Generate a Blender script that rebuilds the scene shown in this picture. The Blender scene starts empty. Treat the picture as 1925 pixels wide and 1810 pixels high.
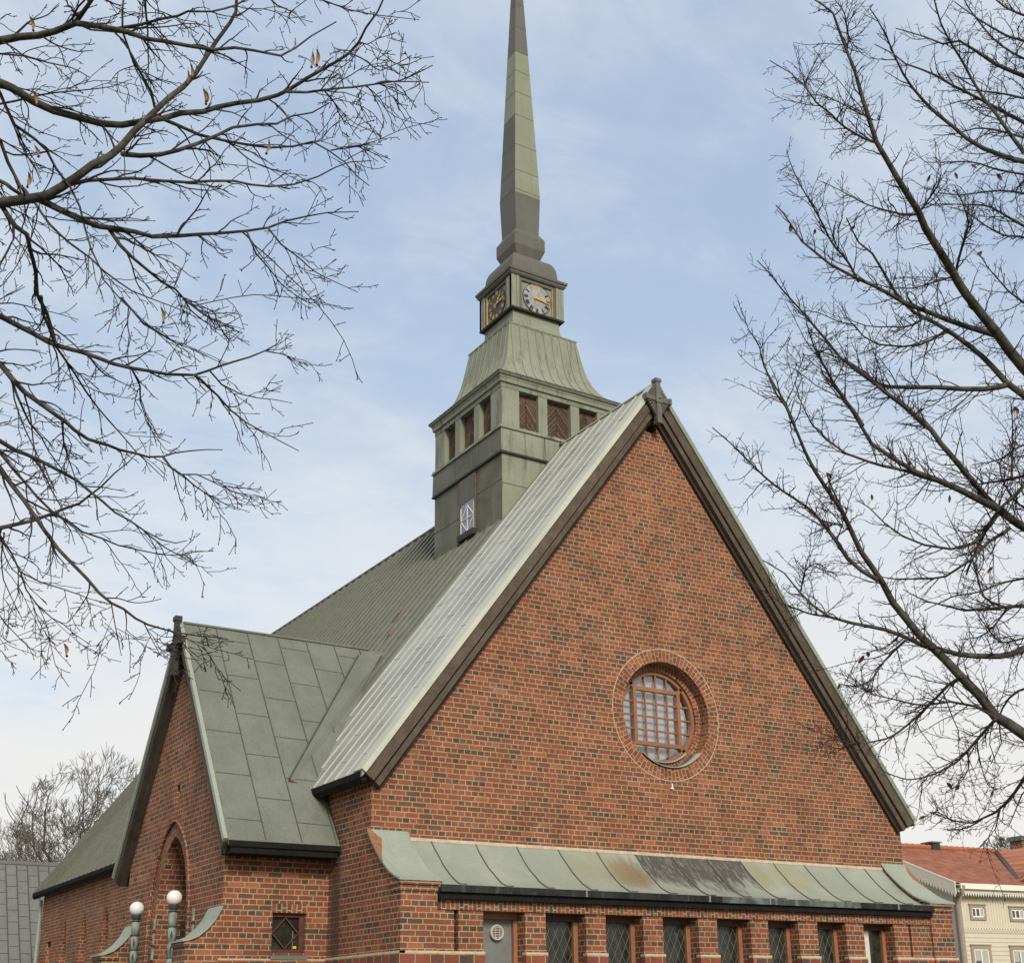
import bpy, bmesh, math, random
from mathutils import Vector, Matrix, noise
from mathutils.geometry import tessellate_polygon
PI = math.pi
R = math.radians
random.seed(11)

# ------------------------------------------------------------------ camera
CAM = Vector((-8.95834502, -18.81248659, 1.65))
FWD = Vector((0.51442707, 0.79803567, 0.31385325))
RGT = Vector((0.84320111, -0.53736911, -0.01569445))
UPV = Vector((-0.15613031, -0.27271506, 0.94934178))
FOC, PX, PY = 2413.1337, 1002.638, 1110.637
sc = bpy.context.scene
COL = sc.collection
cd = bpy.data.cameras.new('camera')
cam = bpy.data.objects.new('camera', cd)
COL.objects.link(cam)
cd.sensor_fit = 'HORIZONTAL'
cd.sensor_width = 36
cd.lens = FOC / 1925 * 36
cd.shift_x = -(PX - 962.5) / 1925
cd.shift_y = (PY - 905) / 1925
cd.clip_start = 0.1
cd.clip_end = 5000
m = Matrix((RGT, UPV, -FWD)).transposed().to_4x4()
m.translation = CAM
cam.matrix_world = m
sc.camera = cam

# ------------------------------------------------------------------ light
SUN_EL, SUN_DIR = R(30), Vector((-0.28, -0.96, 0)).normalized()
sun_vec = Vector((SUN_DIR.x * math.cos(SUN_EL), SUN_DIR.y * math.cos(SUN_EL), math.sin(SUN_EL)))
sl = bpy.data.lights.new('sun', 'SUN')
sl.energy = 1.9
sl.angle = R(14)
sl.color = (1.0, 0.92, 0.79)
so = bpy.data.objects.new('sun', sl)
COL.objects.link(so)
so.rotation_euler = (-sun_vec).to_track_quat('-Z', 'Y').to_euler()
sc.view_settings.view_transform = 'Standard'
sc.view_settings.look = 'None'
sc.view_settings.exposure = 0.7
sc.view_settings.gamma = 1.0
sc.view_settings.use_curve_mapping = False
sc.render.engine = 'CYCLES'
sc.cycles.max_bounces = 6


class NT:
    """small node-expression helper"""
    def __init__(s, nt):
        s.nt = nt

    def n(s, t, **kw):
        nd = s.nt.nodes.new(t)
        for k, v in kw.items():
            setattr(nd, k, v)
        return nd

    def put(s, sock, v):
        if isinstance(v, bpy.types.NodeSocket):
            s.nt.links.new(v, sock)
        else:
            sock.default_value = v

    def m(s, op, a, b=0.0, c=0.0, clamp=False):
        nd = s.n('ShaderNodeMath', operation=op, use_clamp=clamp)
        for i, v in enumerate((a, b, c)):
            s.put(nd.inputs[i], v)
        return nd.outputs[0]

    def xyz(s, v):
        nd = s.n('ShaderNodeSeparateXYZ')
        s.put(nd.inputs[0], v)
        return nd.outputs

    def vec(s, x, y, z=0.0):
        nd = s.n('ShaderNodeCombineXYZ')
        for i, v in enumerate((x, y, z)):
            s.put(nd.inputs[i], v)
        return nd.outputs[0]

    def mul(s, v, k):
        nd = s.n('ShaderNodeVectorMath', operation='MULTIPLY')
        s.put(nd.inputs[0], v)
        nd.inputs[1].default_value = k
        return nd.outputs[0]

    def noise(s, v, scale, detail=4.0, rough=0.55, dist=0.0):
        nd = s.n('ShaderNodeTexNoise')
        s.put(nd.inputs['Vector'], v)
        nd.inputs['Scale'].default_value = scale
        nd.inputs['Detail'].default_value = detail
        nd.inputs['Roughness'].default_value = rough
        nd.inputs['Distortion'].default_value = dist
        return nd.outputs['Fac']

    def white(s, v):
        nd = s.n('ShaderNodeTexWhiteNoise', noise_dimensions='3D')
        s.put(nd.inputs['Vector'], v)
        return nd.outputs['Value']

    def mix(s, f, a, b, mode='MIX'):
        nd = s.n('ShaderNodeMix', data_type='RGBA', blend_type=mode)
        s.put(nd.inputs[0], f)
        for i, v in ((6, a), (7, b)):
            if not isinstance(v, bpy.types.NodeSocket):
                v = (*v[:3], 1.0)
            s.put(nd.inputs[i], v)
        return nd.outputs[2]

    def ramp(s, f, stops, interp='LINEAR'):
        nd = s.n('ShaderNodeValToRGB')
        cr = nd.color_ramp
        cr.interpolation = interp
        while len(cr.elements) < len(stops):
            cr.elements.new(0.5)
        for e, (p, c) in zip(cr.elements, stops):
            e.position = p
            e.color = (*c[:3], 1.0) if not isinstance(c, (int, float)) else (c, c, c, 1.0)
        s.put(nd.inputs[0], f)
        return nd.outputs[0]

    def sm(s, x, a, b):
        nd = s.n('ShaderNodeMapRange', interpolation_type='SMOOTHSTEP')
        s.put(nd.inputs[0], x)
        for i, v in ((1, a), (2, b), (3, 0.0), (4, 1.0)):
            s.put(nd.inputs[i], v)
        return nd.outputs[0]

    def bump(s, h, dist, strength=1.0):
        nd = s.n('ShaderNodeBump')
        nd.inputs['Strength'].default_value = strength
        nd.inputs['Distance'].default_value = dist
        s.put(nd.inputs['Height'], h)
        return nd.outputs[0]


# ------------------------------------------------------------------ sky
w = bpy.data.worlds.new('World')
sc.world = w
w.use_nodes = True
w.node_tree.nodes.clear()
N = NT(w.node_tree)
sky = N.n('ShaderNodeTexSky', sky_type='NISHITA')
sky.sun_disc = False
sky.sun_elevation = SUN_EL
sky.sun_rotation = math.atan2(SUN_DIR.x, SUN_DIR.y)
sky.air_density = 1.0
sky.dust_density = 1.5
dirv = N.n('ShaderNodeTexCoord').outputs['Generated']
dx, dy, dz = N.xyz(dirv)
zz = N.m('ADD', N.m('MAXIMUM', dz, 0.0), 0.22)
pv = N.vec(N.m('DIVIDE', dx, zz), N.m('DIVIDE', dy, zz), 0.0)
n1 = N.noise(N.mul(pv, (1.0, 1.0, 1.0)), 1.5, 8.0, 0.6, 0.4)
n2 = N.noise(N.mul(pv, (1.0, 1.7, 1.0)), 4.2, 7.0, 0.62, 0.7)
nn = N.m('ADD', N.m('MULTIPLY', n1, 0.68), N.m('MULTIPLY', n2, 0.32))
low = N.m('SUBTRACT', 1.0, N.sm(dz, 0.0, 0.62))
cov = N.m('ADD', nn, N.m('MULTIPLY', low, 0.16))
veil = N.mix(0.72, sky.outputs[0], N.ramp(N.sm(dz, 0.0, 0.62), [(0.0, (5.7, 6.0, 6.25)), (0.45, (4.95, 5.75, 6.65)), (1.0, (3.6, 4.55, 5.95))]))
cl = N.ramp(N.sm(dz, 0.0, 0.6), [(0.0, (6.5, 6.25, 5.85)), (0.30, (6.2, 6.1, 5.95)), (0.6, (5.5, 5.7, 6.0)), (1.0, (4.9, 5.3, 5.9))])
bgc = N.mix(N.m('MULTIPLY', N.sm(cov, 0.39, 0.63), 0.85), veil, cl)
bg = N.n('ShaderNodeBackground')
w.node_tree.links.new(bgc, bg.inputs[0])
bg.inputs[1].default_value = 0.087
wo = N.n('ShaderNodeOutputWorld')
w.node_tree.links.new(bg.outputs[0], wo.inputs[0])


# ------------------------------------------------------------------ materials
def new_mat(name):
    mt = bpy.data.materials.new(name)
    mt.use_nodes = True
    nt = mt.node_tree
    nt.nodes.clear()
    N = NT(nt)
    bs = N.n('ShaderNodeBsdfPrincipled')
    out = N.n('ShaderNodeOutputMaterial')
    nt.links.new(bs.outputs[0], out.inputs[0])
    return mt, N, bs


def finish(N, bs, col, rough=0.7, normal=None, metal=0.0, spec=0.5):
    N.put(bs.inputs['Base Color'], col if isinstance(col, bpy.types.NodeSocket) else (*col, 1.0))
    N.put(bs.inputs['Roughness'], rough)
    bs.inputs['Metallic'].default_value = metal
    bs.inputs['Specular IOR Level'].default_value = spec
    if normal is not None:
        N.put(bs.inputs['Normal'], normal)


BC, BS = 0.088, 0.2605      # brick course, stretcher module


def brick_mat(name, mode, dark=0.0):
    mt, N, bs = new_mat(name)
    geo = N.n('ShaderNodeNewGeometry')
    px, py, pz = N.xyz(geo.outputs['Position'])
    if mode == 'world':
        nx, ny, nz = N.xyz(geo.outputs['True Normal'])
        side = N.m('GREATER_THAN', N.m('ABSOLUTE', nx), 0.6)
        flat = N.m('GREATER_THAN', N.m('ABSOLUTE', nz), 0.8)
        u = N.m('ADD', N.m('MULTIPLY', side, py), N.m('MULTIPLY', N.m('SUBTRACT', 1.0, side), px))
        v = N.m('ADD', N.m('MULTIPLY', flat, py), N.m('MULTIPLY', N.m('SUBTRACT', 1.0, flat), pz))
        v = N.m('ADD', v, 0.007)
    else:
        u, v, _ = N.xyz(N.n('ShaderNodeTexCoord').outputs['UV'])
    # uneven laying
    wob = N.noise(geo.outputs['Position'], 9.0, 2.0)
    wob2 = N.noise(geo.outputs['Position'], 7.0, 2.0)
    v = N.m('ADD', v, N.m('MULTIPLY', N.m('SUBTRACT', wob, 0.5), 0.010))
    u = N.m('ADD', u, N.m('MULTIPLY', N.m('SUBTRACT', wob2, 0.5), 0.016))
    rv = N.m('DIVIDE', v, BC)
    row = N.m('FLOOR', rv)
    fv = N.m('FRACT', rv)
    par = N.m('FLOORED_MODULO', row, 2.0)
    m4 = N.m('FLOORED_MODULO', row, 4.0)
    bw = N.m('MULTIPLY', N.m('SUBTRACT', 1.0, N.m('MULTIPLY', par, 0.5)), BS)
    jit = N.m('MULTIPLY', N.white(N.vec(row, 3.7, 1.1)), 0.05)
    off = N.m('ADD', N.m('MULTIPLY', m4, BS * 0.25), jit)
    bu = N.m('DIVIDE', N.m('ADD', u, off), bw)
    bi = N.m('FLOOR', bu)
    fu = N.m('FRACT', bu)
    du = N.m('MULTIPLY', N.m('MINIMUM', fu, N.m('SUBTRACT', 1.0, fu)), bw)
    dv = N.m('MULTIPLY', N.m('MINIMUM', fv, N.m('SUBTRACT', 1.0, fv)), BC)
    edge = N.noise(geo.outputs['Position'], 70.0, 2.0)
    d = N.m('ADD', N.m('MINIMUM', du, dv), N.m('MULTIPLY', N.m('SUBTRACT', edge, 0.5), 0.006))
    face = N.sm(d, 0.0062, 0.0100)           # 1 = brick, 0 = joint
    idv = N.vec(bi, row, par)
    r1 = N.white(idv)
    r2 = N.white(N.vec(row, bi, 7.3))
    # zones where darker bricks were laid
    zone = N.m('SUBTRACT', N.noise(geo.outputs['Position'], 0.45, 3.0, 0.6), N.m('MULTIPLY', N.sm(px, 6.0, 12.0), 0.10))
    band = N.noise(N.mul(geo.outputs['Position'], (0.25, 0.25, 2.2)), 1.0, 2.0)
    hd = N.m('SUBTRACT', N.m('MULTIPLY', par, 0.17), 0.06)
    sel = N.m('SUBTRACT', N.m('ADD', r1, N.m('MULTIPLY', N.m('SUBTRACT', N.m('ADD', zone, band), 1.0), 0.42)), N.m('ADD', hd, dark))
    c = N.ramp(sel, [(0.0, (0.080, 0.055, 0.046)), (0.09, (0.115, 0.060, 0.047)), (0.2, (0.170, 0.067, 0.044)),
                     (0.42, (0.210, 0.064, 0.041)), (0.68, (0.252, 0.074, 0.044)), (0.9, (0.300, 0.088, 0.050)), (1.0, (0.35, 0.118, 0.066))])
    mott = N.noise(geo.outputs['Position'], 38.0, 5.0, 0.7)
    c = N.mix(0.75, c, N.ramp(mott, [(0.25, (0.62, 0.60, 0.60)), (0.6, (1.1, 1.08, 1.06)), (0.8, (1.3, 1.25, 1.2))]), 'MULTIPLY')
    c = N.mix(N.m('MULTIPLY', r2, 0.18), c, (0.25, 0.12, 0.10), 'MIX')
    mo = N.ramp(N.noise(geo.outputs['Position'], 3.0, 4.0, 0.7), [(0.25, (0.29, 0.215, 0.105)), (0.55, (0.40, 0.305, 0.155)), (0.8, (0.50, 0.39, 0.215))])
    c = N.mix(face, mo, c)
    grime = N.noise(geo.outputs['Position'], 1.3, 5.0, 0.65)
    c = N.mix(0.7, c, N.ramp(grime, [(0.3, (0.68, 0.66, 0.64)), (0.62, (1.06, 1.06, 1.06))]), 'MULTIPLY')
    run = N.noise(N.mul(geo.outputs['Position'], (1.0, 1.0, 0.10)), 2.6, 6.0, 0.7)
    c = N.mix(0.7, c, N.ramp(run, [(0.34, (0.80, 0.79, 0.78)), (0.52, (1.0, 1.0, 1.0)), (0.72, (1.08, 1.07, 1.05))]), 'MULTIPLY')
    if mode == 'world':
        # darker strip on the nave wall beside the porch, below its eave
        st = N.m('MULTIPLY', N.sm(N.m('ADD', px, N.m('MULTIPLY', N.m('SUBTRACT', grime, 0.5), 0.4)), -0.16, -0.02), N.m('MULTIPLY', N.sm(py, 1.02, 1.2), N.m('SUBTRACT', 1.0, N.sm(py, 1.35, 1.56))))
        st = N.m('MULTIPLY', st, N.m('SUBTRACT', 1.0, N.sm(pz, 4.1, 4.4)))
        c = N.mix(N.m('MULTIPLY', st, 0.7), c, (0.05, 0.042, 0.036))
        # brick glare under the apex, painted into the colour as pale spots
        glare = N.m('MULTIPLY', N.sm(N.noise(geo.outputs['Position'], 6.5, 4.0, 0.75), 0.70, 0.75), N.m('MULTIPLY', N.sm(pz, 9.6, 10.4), N.m('SUBTRACT', 1.0, N.sm(pz, 11.8, 12.4))))
        c = N.mix(N.m('MULTIPLY', glare, 0.7), c, (0.55, 0.48, 0.43))
    haze_glare = N.noise(N.mul(geo.outputs['Position'], (0.5, 0.5, 1.6)), 1.9, 5.0, 0.65)
    c = N.mix(N.m('MULTIPLY', N.sm(haze_glare, 0.56, 0.72), 0.22), c, (0.40, 0.29, 0.20))  # pale bands: mortar haze and brick glare painted into the colour
    h = N.m('ADD', N.m('MULTIPLY', face, 1.0), N.m('MULTIPLY', mott, 0.25))
    finish(N, bs, c, 0.88, N.bump(h, 0.006, 0.6), spec=0.25)
    return mt


def patina(name, c1, c2, c3, streak=1.0, rough=0.62, axis=(1, 1, 0.12), big=1.0, fine=0.5, spec=0.4, bumpd=0.004):
    """weathered copper: c1 base, c2 blotch, c3 streak"""
    mt, N, bs = new_mat(name)
    pos = N.n('ShaderNodeNewGeometry').outputs['Position']
    a = N.noise(pos, 0.9 * big, 6.0, 0.62, 0.3)
    b = N.noise(N.mul(pos, axis), 6.5, 5.0, 0.65)
    f = N.noise(pos, 26.0, 4.0, 0.7)
    c = N.mix(N.sm(a, 0.36, 0.66), c1, c2)
    c = N.mix(N.m('MULTIPLY', N.sm(b, 0.50, 0.74), streak), c, c3)
    c = N.mix(fine, c, N.ramp(f, [(0.3, (0.78, 0.78, 0.78)), (0.7, (1.14, 1.14, 1.14))]), 'MULTIPLY')
    finish(N, bs, c, N.m('ADD', rough - 0.1, N.m('MULTIPLY', b, 0.2)), N.bump(N.m('ADD', N.m('MULTIPLY', a, 4.0), f), bumpd, 0.35), spec=spec)
    return mt


def wood(name, c1, c2, rough=0.75, axis=(3, 3, 3), scale=6.0):
    mt, N, bs = new_mat(name)
    pos = N.n('ShaderNodeNewGeometry').outputs['Position']
    a = N.noise(N.mul(pos, axis), scale, 6.0, 0.7, 0.4)
    b = N.noise(pos, 1.3, 4.0, 0.6)
    c = N.mix(N.sm(a, 0.3, 0.7), c1, c2)
    c = N.mix(0.6, c, N.ramp(b, [(0.3, (0.68, 0.68, 0.68)), (0.7, (1.2, 1.2, 1.2))]), 'MULTIPLY')
    finish(N, bs, c, rough, N.bump(a, 0.004, 0.4), spec=0.3)
    return mt


def plain(name, col, rough=0.6, var=0.25, scale=5.0, metal=0.0, spec=0.4):
    mt, N, bs = new_mat(name)
    pos = N.n('ShaderNodeNewGeometry').outputs['Position']
    a = N.noise(pos, scale, 5.0, 0.65)
    c = N.mix(1.0, col, N.ramp(a, [(0.25, (1 - var,) * 3), (0.75, (1 + var,) * 3)]), 'MULTIPLY')
    finish(N, bs, c, rough, None, metal, spec)
    return mt


def glass_dark(name, col, rough=0.12):
    mt, N, bs = new_mat(name)
    pos = N.n('ShaderNodeNewGeometry').outputs['Position']
    a = N.noise(pos, 5.5, 2.0)
    r = N.white(N.mul(pos, (0, 0, 0)))
    c = N.mix(N.sm(a, 0.35, 0.65), col, tuple(x * 2.2 for x in col))
    finish(N, bs, c, rough, N.bump(N.noise(pos, 9.0, 2.0), 0.004, 0.5), spec=0.5)
    return mt


M = {}
M['brick'] = brick_mat('brick', 'world')
M['brick_uv'] = brick_mat('laid_brick', 'uv', 0.05)
M['brick_ring'] = brick_mat('ring_brick', 'uv', -0.10)
M['roof'] = patina('copper_roof', (0.190, 0.196, 0.152), (0.228, 0.233, 0.185), (0.150, 0.152, 0.116), 0.6, 0.6, (1, 1, 0.3), bumpd=0.010)
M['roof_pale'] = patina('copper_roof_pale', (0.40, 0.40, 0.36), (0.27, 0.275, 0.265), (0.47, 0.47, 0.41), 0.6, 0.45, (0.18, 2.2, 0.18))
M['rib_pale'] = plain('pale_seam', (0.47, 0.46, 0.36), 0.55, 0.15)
M['roof_brown'] = patina('copper_roof_brown', (0.072, 0.064, 0.050), (0.092, 0.084, 0.070), (0.05, 0.044, 0.036), 0.6, 0.55)
M['rib'] = plain('roof_seam', (0.115, 0.115, 0.082), 0.6, 0.25)
M['porch_roof'] = patina('porch_copper', (0.142, 0.152, 0.117), (0.180, 0.190, 0.150), (0.122, 0.128, 0.100), 0.55, 0.6, (1, 1, 0.16), 1.0, 0.7, bumpd=0.014)
M['seam'] = plain('seam_line', (0.085, 0.085, 0.065), 0.7, 0.3)
M['verge'] = patina('verge_copper', (0.55, 0.55, 0.44), (0.47, 0.48, 0.39), (0.40, 0.42, 0.35), 0.5, 0.5)
M['verge_green'] = patina('verge_green', (0.20, 0.24, 0.19), (0.26, 0.30, 0.24), (0.10, 0.11, 0.09), 0.6, 0.6)
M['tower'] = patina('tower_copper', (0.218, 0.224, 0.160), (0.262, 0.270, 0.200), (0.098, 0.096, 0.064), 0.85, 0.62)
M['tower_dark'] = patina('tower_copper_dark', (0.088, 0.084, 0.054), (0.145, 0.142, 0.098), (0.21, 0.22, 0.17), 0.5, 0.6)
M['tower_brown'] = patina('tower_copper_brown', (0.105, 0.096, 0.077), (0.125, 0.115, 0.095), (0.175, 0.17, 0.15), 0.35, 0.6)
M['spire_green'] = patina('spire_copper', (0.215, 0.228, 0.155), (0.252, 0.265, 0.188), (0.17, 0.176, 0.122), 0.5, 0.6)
M['cornice'] = patina('cornice_copper', (0.175, 0.182, 0.125), (0.235, 0.25, 0.18), (0.06, 0.06, 0.045), 0.8, 0.62, (1, 1, 0.2), 2.5)
M['edge_dark'] = plain('dark_edge', (0.035, 0.033, 0.030), 0.7, 0.3)
M['board'] = wood('barge_wood', (0.075, 0.055, 0.038), (0.125, 0.095, 0.066), 0.8, (0.6, 6, 0.6))
M['board_dark'] = wood('barge_wood_dark', (0.032, 0.024, 0.019), (0.062, 0.046, 0.036), 0.75, (0.6, 0.6, 0.6))
M['louvre'] = wood('louvre_wood', (0.075, 0.046, 0.030), (0.135, 0.086, 0.055), 0.8, (2, 2, 2), 9.0)
M['louvre_light'] = wood('louvre_wood_light', (0.12, 0.076, 0.050), (0.18, 0.118, 0.078), 0.8, (2, 2, 2), 9.0)
M['louvre_dark'] = wood('louvre_wood_dark', (0.05, 0.031, 0.022), (0.09, 0.058, 0.038), 0.8, (2, 2, 2), 9.0)
M['hatch_trim'] = plain('hatch_trim', (0.135, 0.078, 0.042), 0.7, 0.4, 14.0)
M['black'] = plain('black_gutter', (0.014, 0.013, 0.012), 0.85, 0.3, spec=0.12)
M['gutter'] = patina('lean_gutter', (0.018, 0.018, 0.017), (0.032, 0.033, 0.031), (0.20, 0.24, 0.22), 0.25, 0.75, (1, 1, 0.3), 3.0, spec=0.15)
M['gutter_green'] = patina('gutter_verdigris', (0.045, 0.05, 0.046), (0.15, 0.18, 0.155), (0.28, 0.33, 0.29), 0.7, 0.6, (1, 1, 0.12), 3.0)
M['cap'] = patina('green_copper', (0.285, 0.315, 0.242), (0.325, 0.350, 0.278), (0.23, 0.25, 0.185), 0.6, 0.6, (1, 0.2, 0.2))
M['rust'] = plain('bare_copper', (0.26, 0.12, 0.05), 0.6, 0.4, 14.0)
M['frame'] = wood('window_frame_wood', (0.27, 0.122, 0.062), (0.325, 0.155, 0.085), 0.6)
M['frame_dark'] = wood('window_frame_dark', (0.075, 0.030, 0.022), (0.12, 0.05, 0.036), 0.55)
M['pane'] = glass_dark('leaded_glass', (0.016, 0.016, 0.011), 0.22)
M['lead'] = plain('lead_came', (0.20, 0.20, 0.185), 0.5, 0.2)
M['curtain'] = plain('blind_cloth', (0.34, 0.34, 0.36), 0.8, 0.06, 2.0)
M['white_curtain'] = plain('white_curtain', (0.62, 0.60, 0.54), 0.8, 0.1)
M['metal_panel'] = plain('grey_metal', (0.17, 0.17, 0.155), 0.55, 0.2, 3.0)
M['vent'] = plain('vent_plastic', (0.50, 0.46, 0.38), 0.5, 0.1)
M['gold'] = plain('gilding', (0.62, 0.36, 0.085), 0.42, 0.2, 20.0, 0.35)
M['dial'] = patina('dial_grey', (0.36, 0.37, 0.36), (0.26, 0.265, 0.26), (0.09, 0.09, 0.085), 0.7, 0.5, (1, 1, 0.5), 3.0)
M['dial_dark'] = plain('dial_dark', (0.045, 0.048, 0.045), 0.5, 0.35)
M['numeral'] = plain('black_numeral', (0.025, 0.024, 0.022), 0.6, 0.2)
M['globe'] = plain('opal_glass', (0.78, 0.74, 0.70), 0.22, 0.04, 3.0)
M['post'] = patina('verdigris_post', (0.19, 0.23, 0.185), (0.28, 0.33, 0.27), (0.05, 0.05, 0.04), 0.75, 0.6, (1, 1, 0.5), 6.0)
M['iron'] = plain('black_iron', (0.03, 0.032, 0.03), 0.55, 0.3)
M['red_lead'] = plain('red_lead', (0.16, 0.045, 0.03), 0.7, 0.3)
M['mortar'] = plain('lime_mortar', (0.52, 0.42, 0.30), 0.9, 0.25, 9.0)
M['door'] = wood('door_wood', (0.062, 0.034, 0.024), (0.09, 0.052, 0.038), 0.5)
M['grey_glass'] = plain('frosted_glass', (0.22, 0.23, 0.22), 0.3, 0.2, 2.0)
M['white_line'] = plain('white_paint', (0.75, 0.72, 0.66), 0.6, 0.1)
M['blue_glass'] = plain('sky_glass', (0.20, 0.23, 0.29), 0.15, 0.15, 2.0)
M['stone'] = plain('sill_slate', (0.14, 0.145, 0.125), 0.8, 0.25)


# lean-to copper with its rust and dark patches (stains with a shape of their own)
def lean_mat():
    mt, N, bs = new_mat('lean_to_copper')
    pos = N.n('ShaderNodeNewGeometry').outputs['Position']
    x, y, z = N.xyz(pos)
    a = N.noise(pos, 1.1, 6.0, 0.6, 0.3)
    f = N.noise(pos, 24.0, 4.0, 0.7)
    s = N.noise(N.mul(pos, (7.0, 1.2, 1.2)), 1.6, 5.0, 0.7, 0.5)
    c = N.mix(N.sm(a, 0.36, 0.66), (0.262, 0.285, 0.218), (0.315, 0.333, 0.268))
    c = N.mix(N.m('MULTIPLY', N.sm(s, 0.55, 0.75), 0.4), c, (0.22, 0.24, 0.20))

    def blob(cx, cy, rx, ry, k):
        e = N.m('ADD', N.m('POWER', N.m('DIVIDE', N.m('SUBTRACT', x, cx), rx), 2.0), N.m('POWER', N.m('DIVIDE', N.m('SUBTRACT', y, cy), ry), 2.0))
        e = N.m('ADD', e, N.m('MULTIPLY', N.m('SUBTRACT', s, 0.5), 1.8))
        return N.m('MULTIPLY', N.m('SUBTRACT', 1.0, N.sm(e, -0.1, 1.25)), k)
    c = N.mix(blob(4.85, -0.42, 0.50, 0.42, 0.85), c, (0.185, 0.098, 0.040))
    c = N.mix(blob(4.2, -0.35, 0.8, 0.45, 0.45), c, (0.27, 0.235, 0.125))
    c = N.mix(blob(7.95, -0.30, 0.35, 0.38, 0.65), c, (0.26, 0.225, 0.10))
    c = N.mix(blob(8.75, -0.32, 0.60, 0.40, 0.55), c, (0.28, 0.25, 0.115))
    # dark bare sheets between two seams
    win = N.m('MULTIPLY', N.sm(x, 5.235, 5.25), N.m('SUBTRACT', 1.0, N.sm(N.m('ADD', x, N.m('MULTIPLY', y, 0.0)), 7.73, 7.75)))
    lower = N.sm(N.m('ADD', N.m('MULTIPLY', y, -1.0), N.m('ADD', N.m('MULTIPLY', N.m('SUBTRACT', s, 0.5), 1.7), N.m('MULTIPLY', N.m('SUBTRACT', a, 0.5), 1.2))), 0.36, 0.78)
    dk = N.mix(N.sm(N.noise(N.mul(pos, (9.0, 1.5, 1.5)), 3.0, 5.0, 0.75, 0.6), 0.5, 0.66), (0.072, 0.066, 0.056), (0.22, 0.225, 0.20))
    c = N.mix(N.m('MULTIPLY', win, N.m('SUBTRACT', 1.0, N.m('MULTIPLY', lower, 0.85))), c, dk)
    c = N.mix(0.5, c, N.ramp(f, [(0.3, (0.82, 0.82, 0.82)), (0.7, (1.12, 1.12, 1.12))]), 'MULTIPLY')
    finish(N, bs, c, 0.6, N.bump(N.m('ADD', N.m('MULTIPLY', a, 5.0), f), 0.004, 0.35), spec=0.4)
    return mt


M['lean'] = lean_mat()


# ------------------------------------------------------------------ mesh builder
def at(u, v, d):
    """the point d metres in front of the camera seen at photo pixel (u, v)"""
    return CAM + (FWD + RGT * ((u - PX) / FOC) - UPV * ((v - PY) / FOC)) * d


def hit(u, v, p0, n):
    d = FWD + RGT * ((u - PX) / FOC) - UPV * ((v - PY) / FOC)
    return CAM + d * ((Vector(p0) - CAM).dot(n) / d.dot(n))


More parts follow.
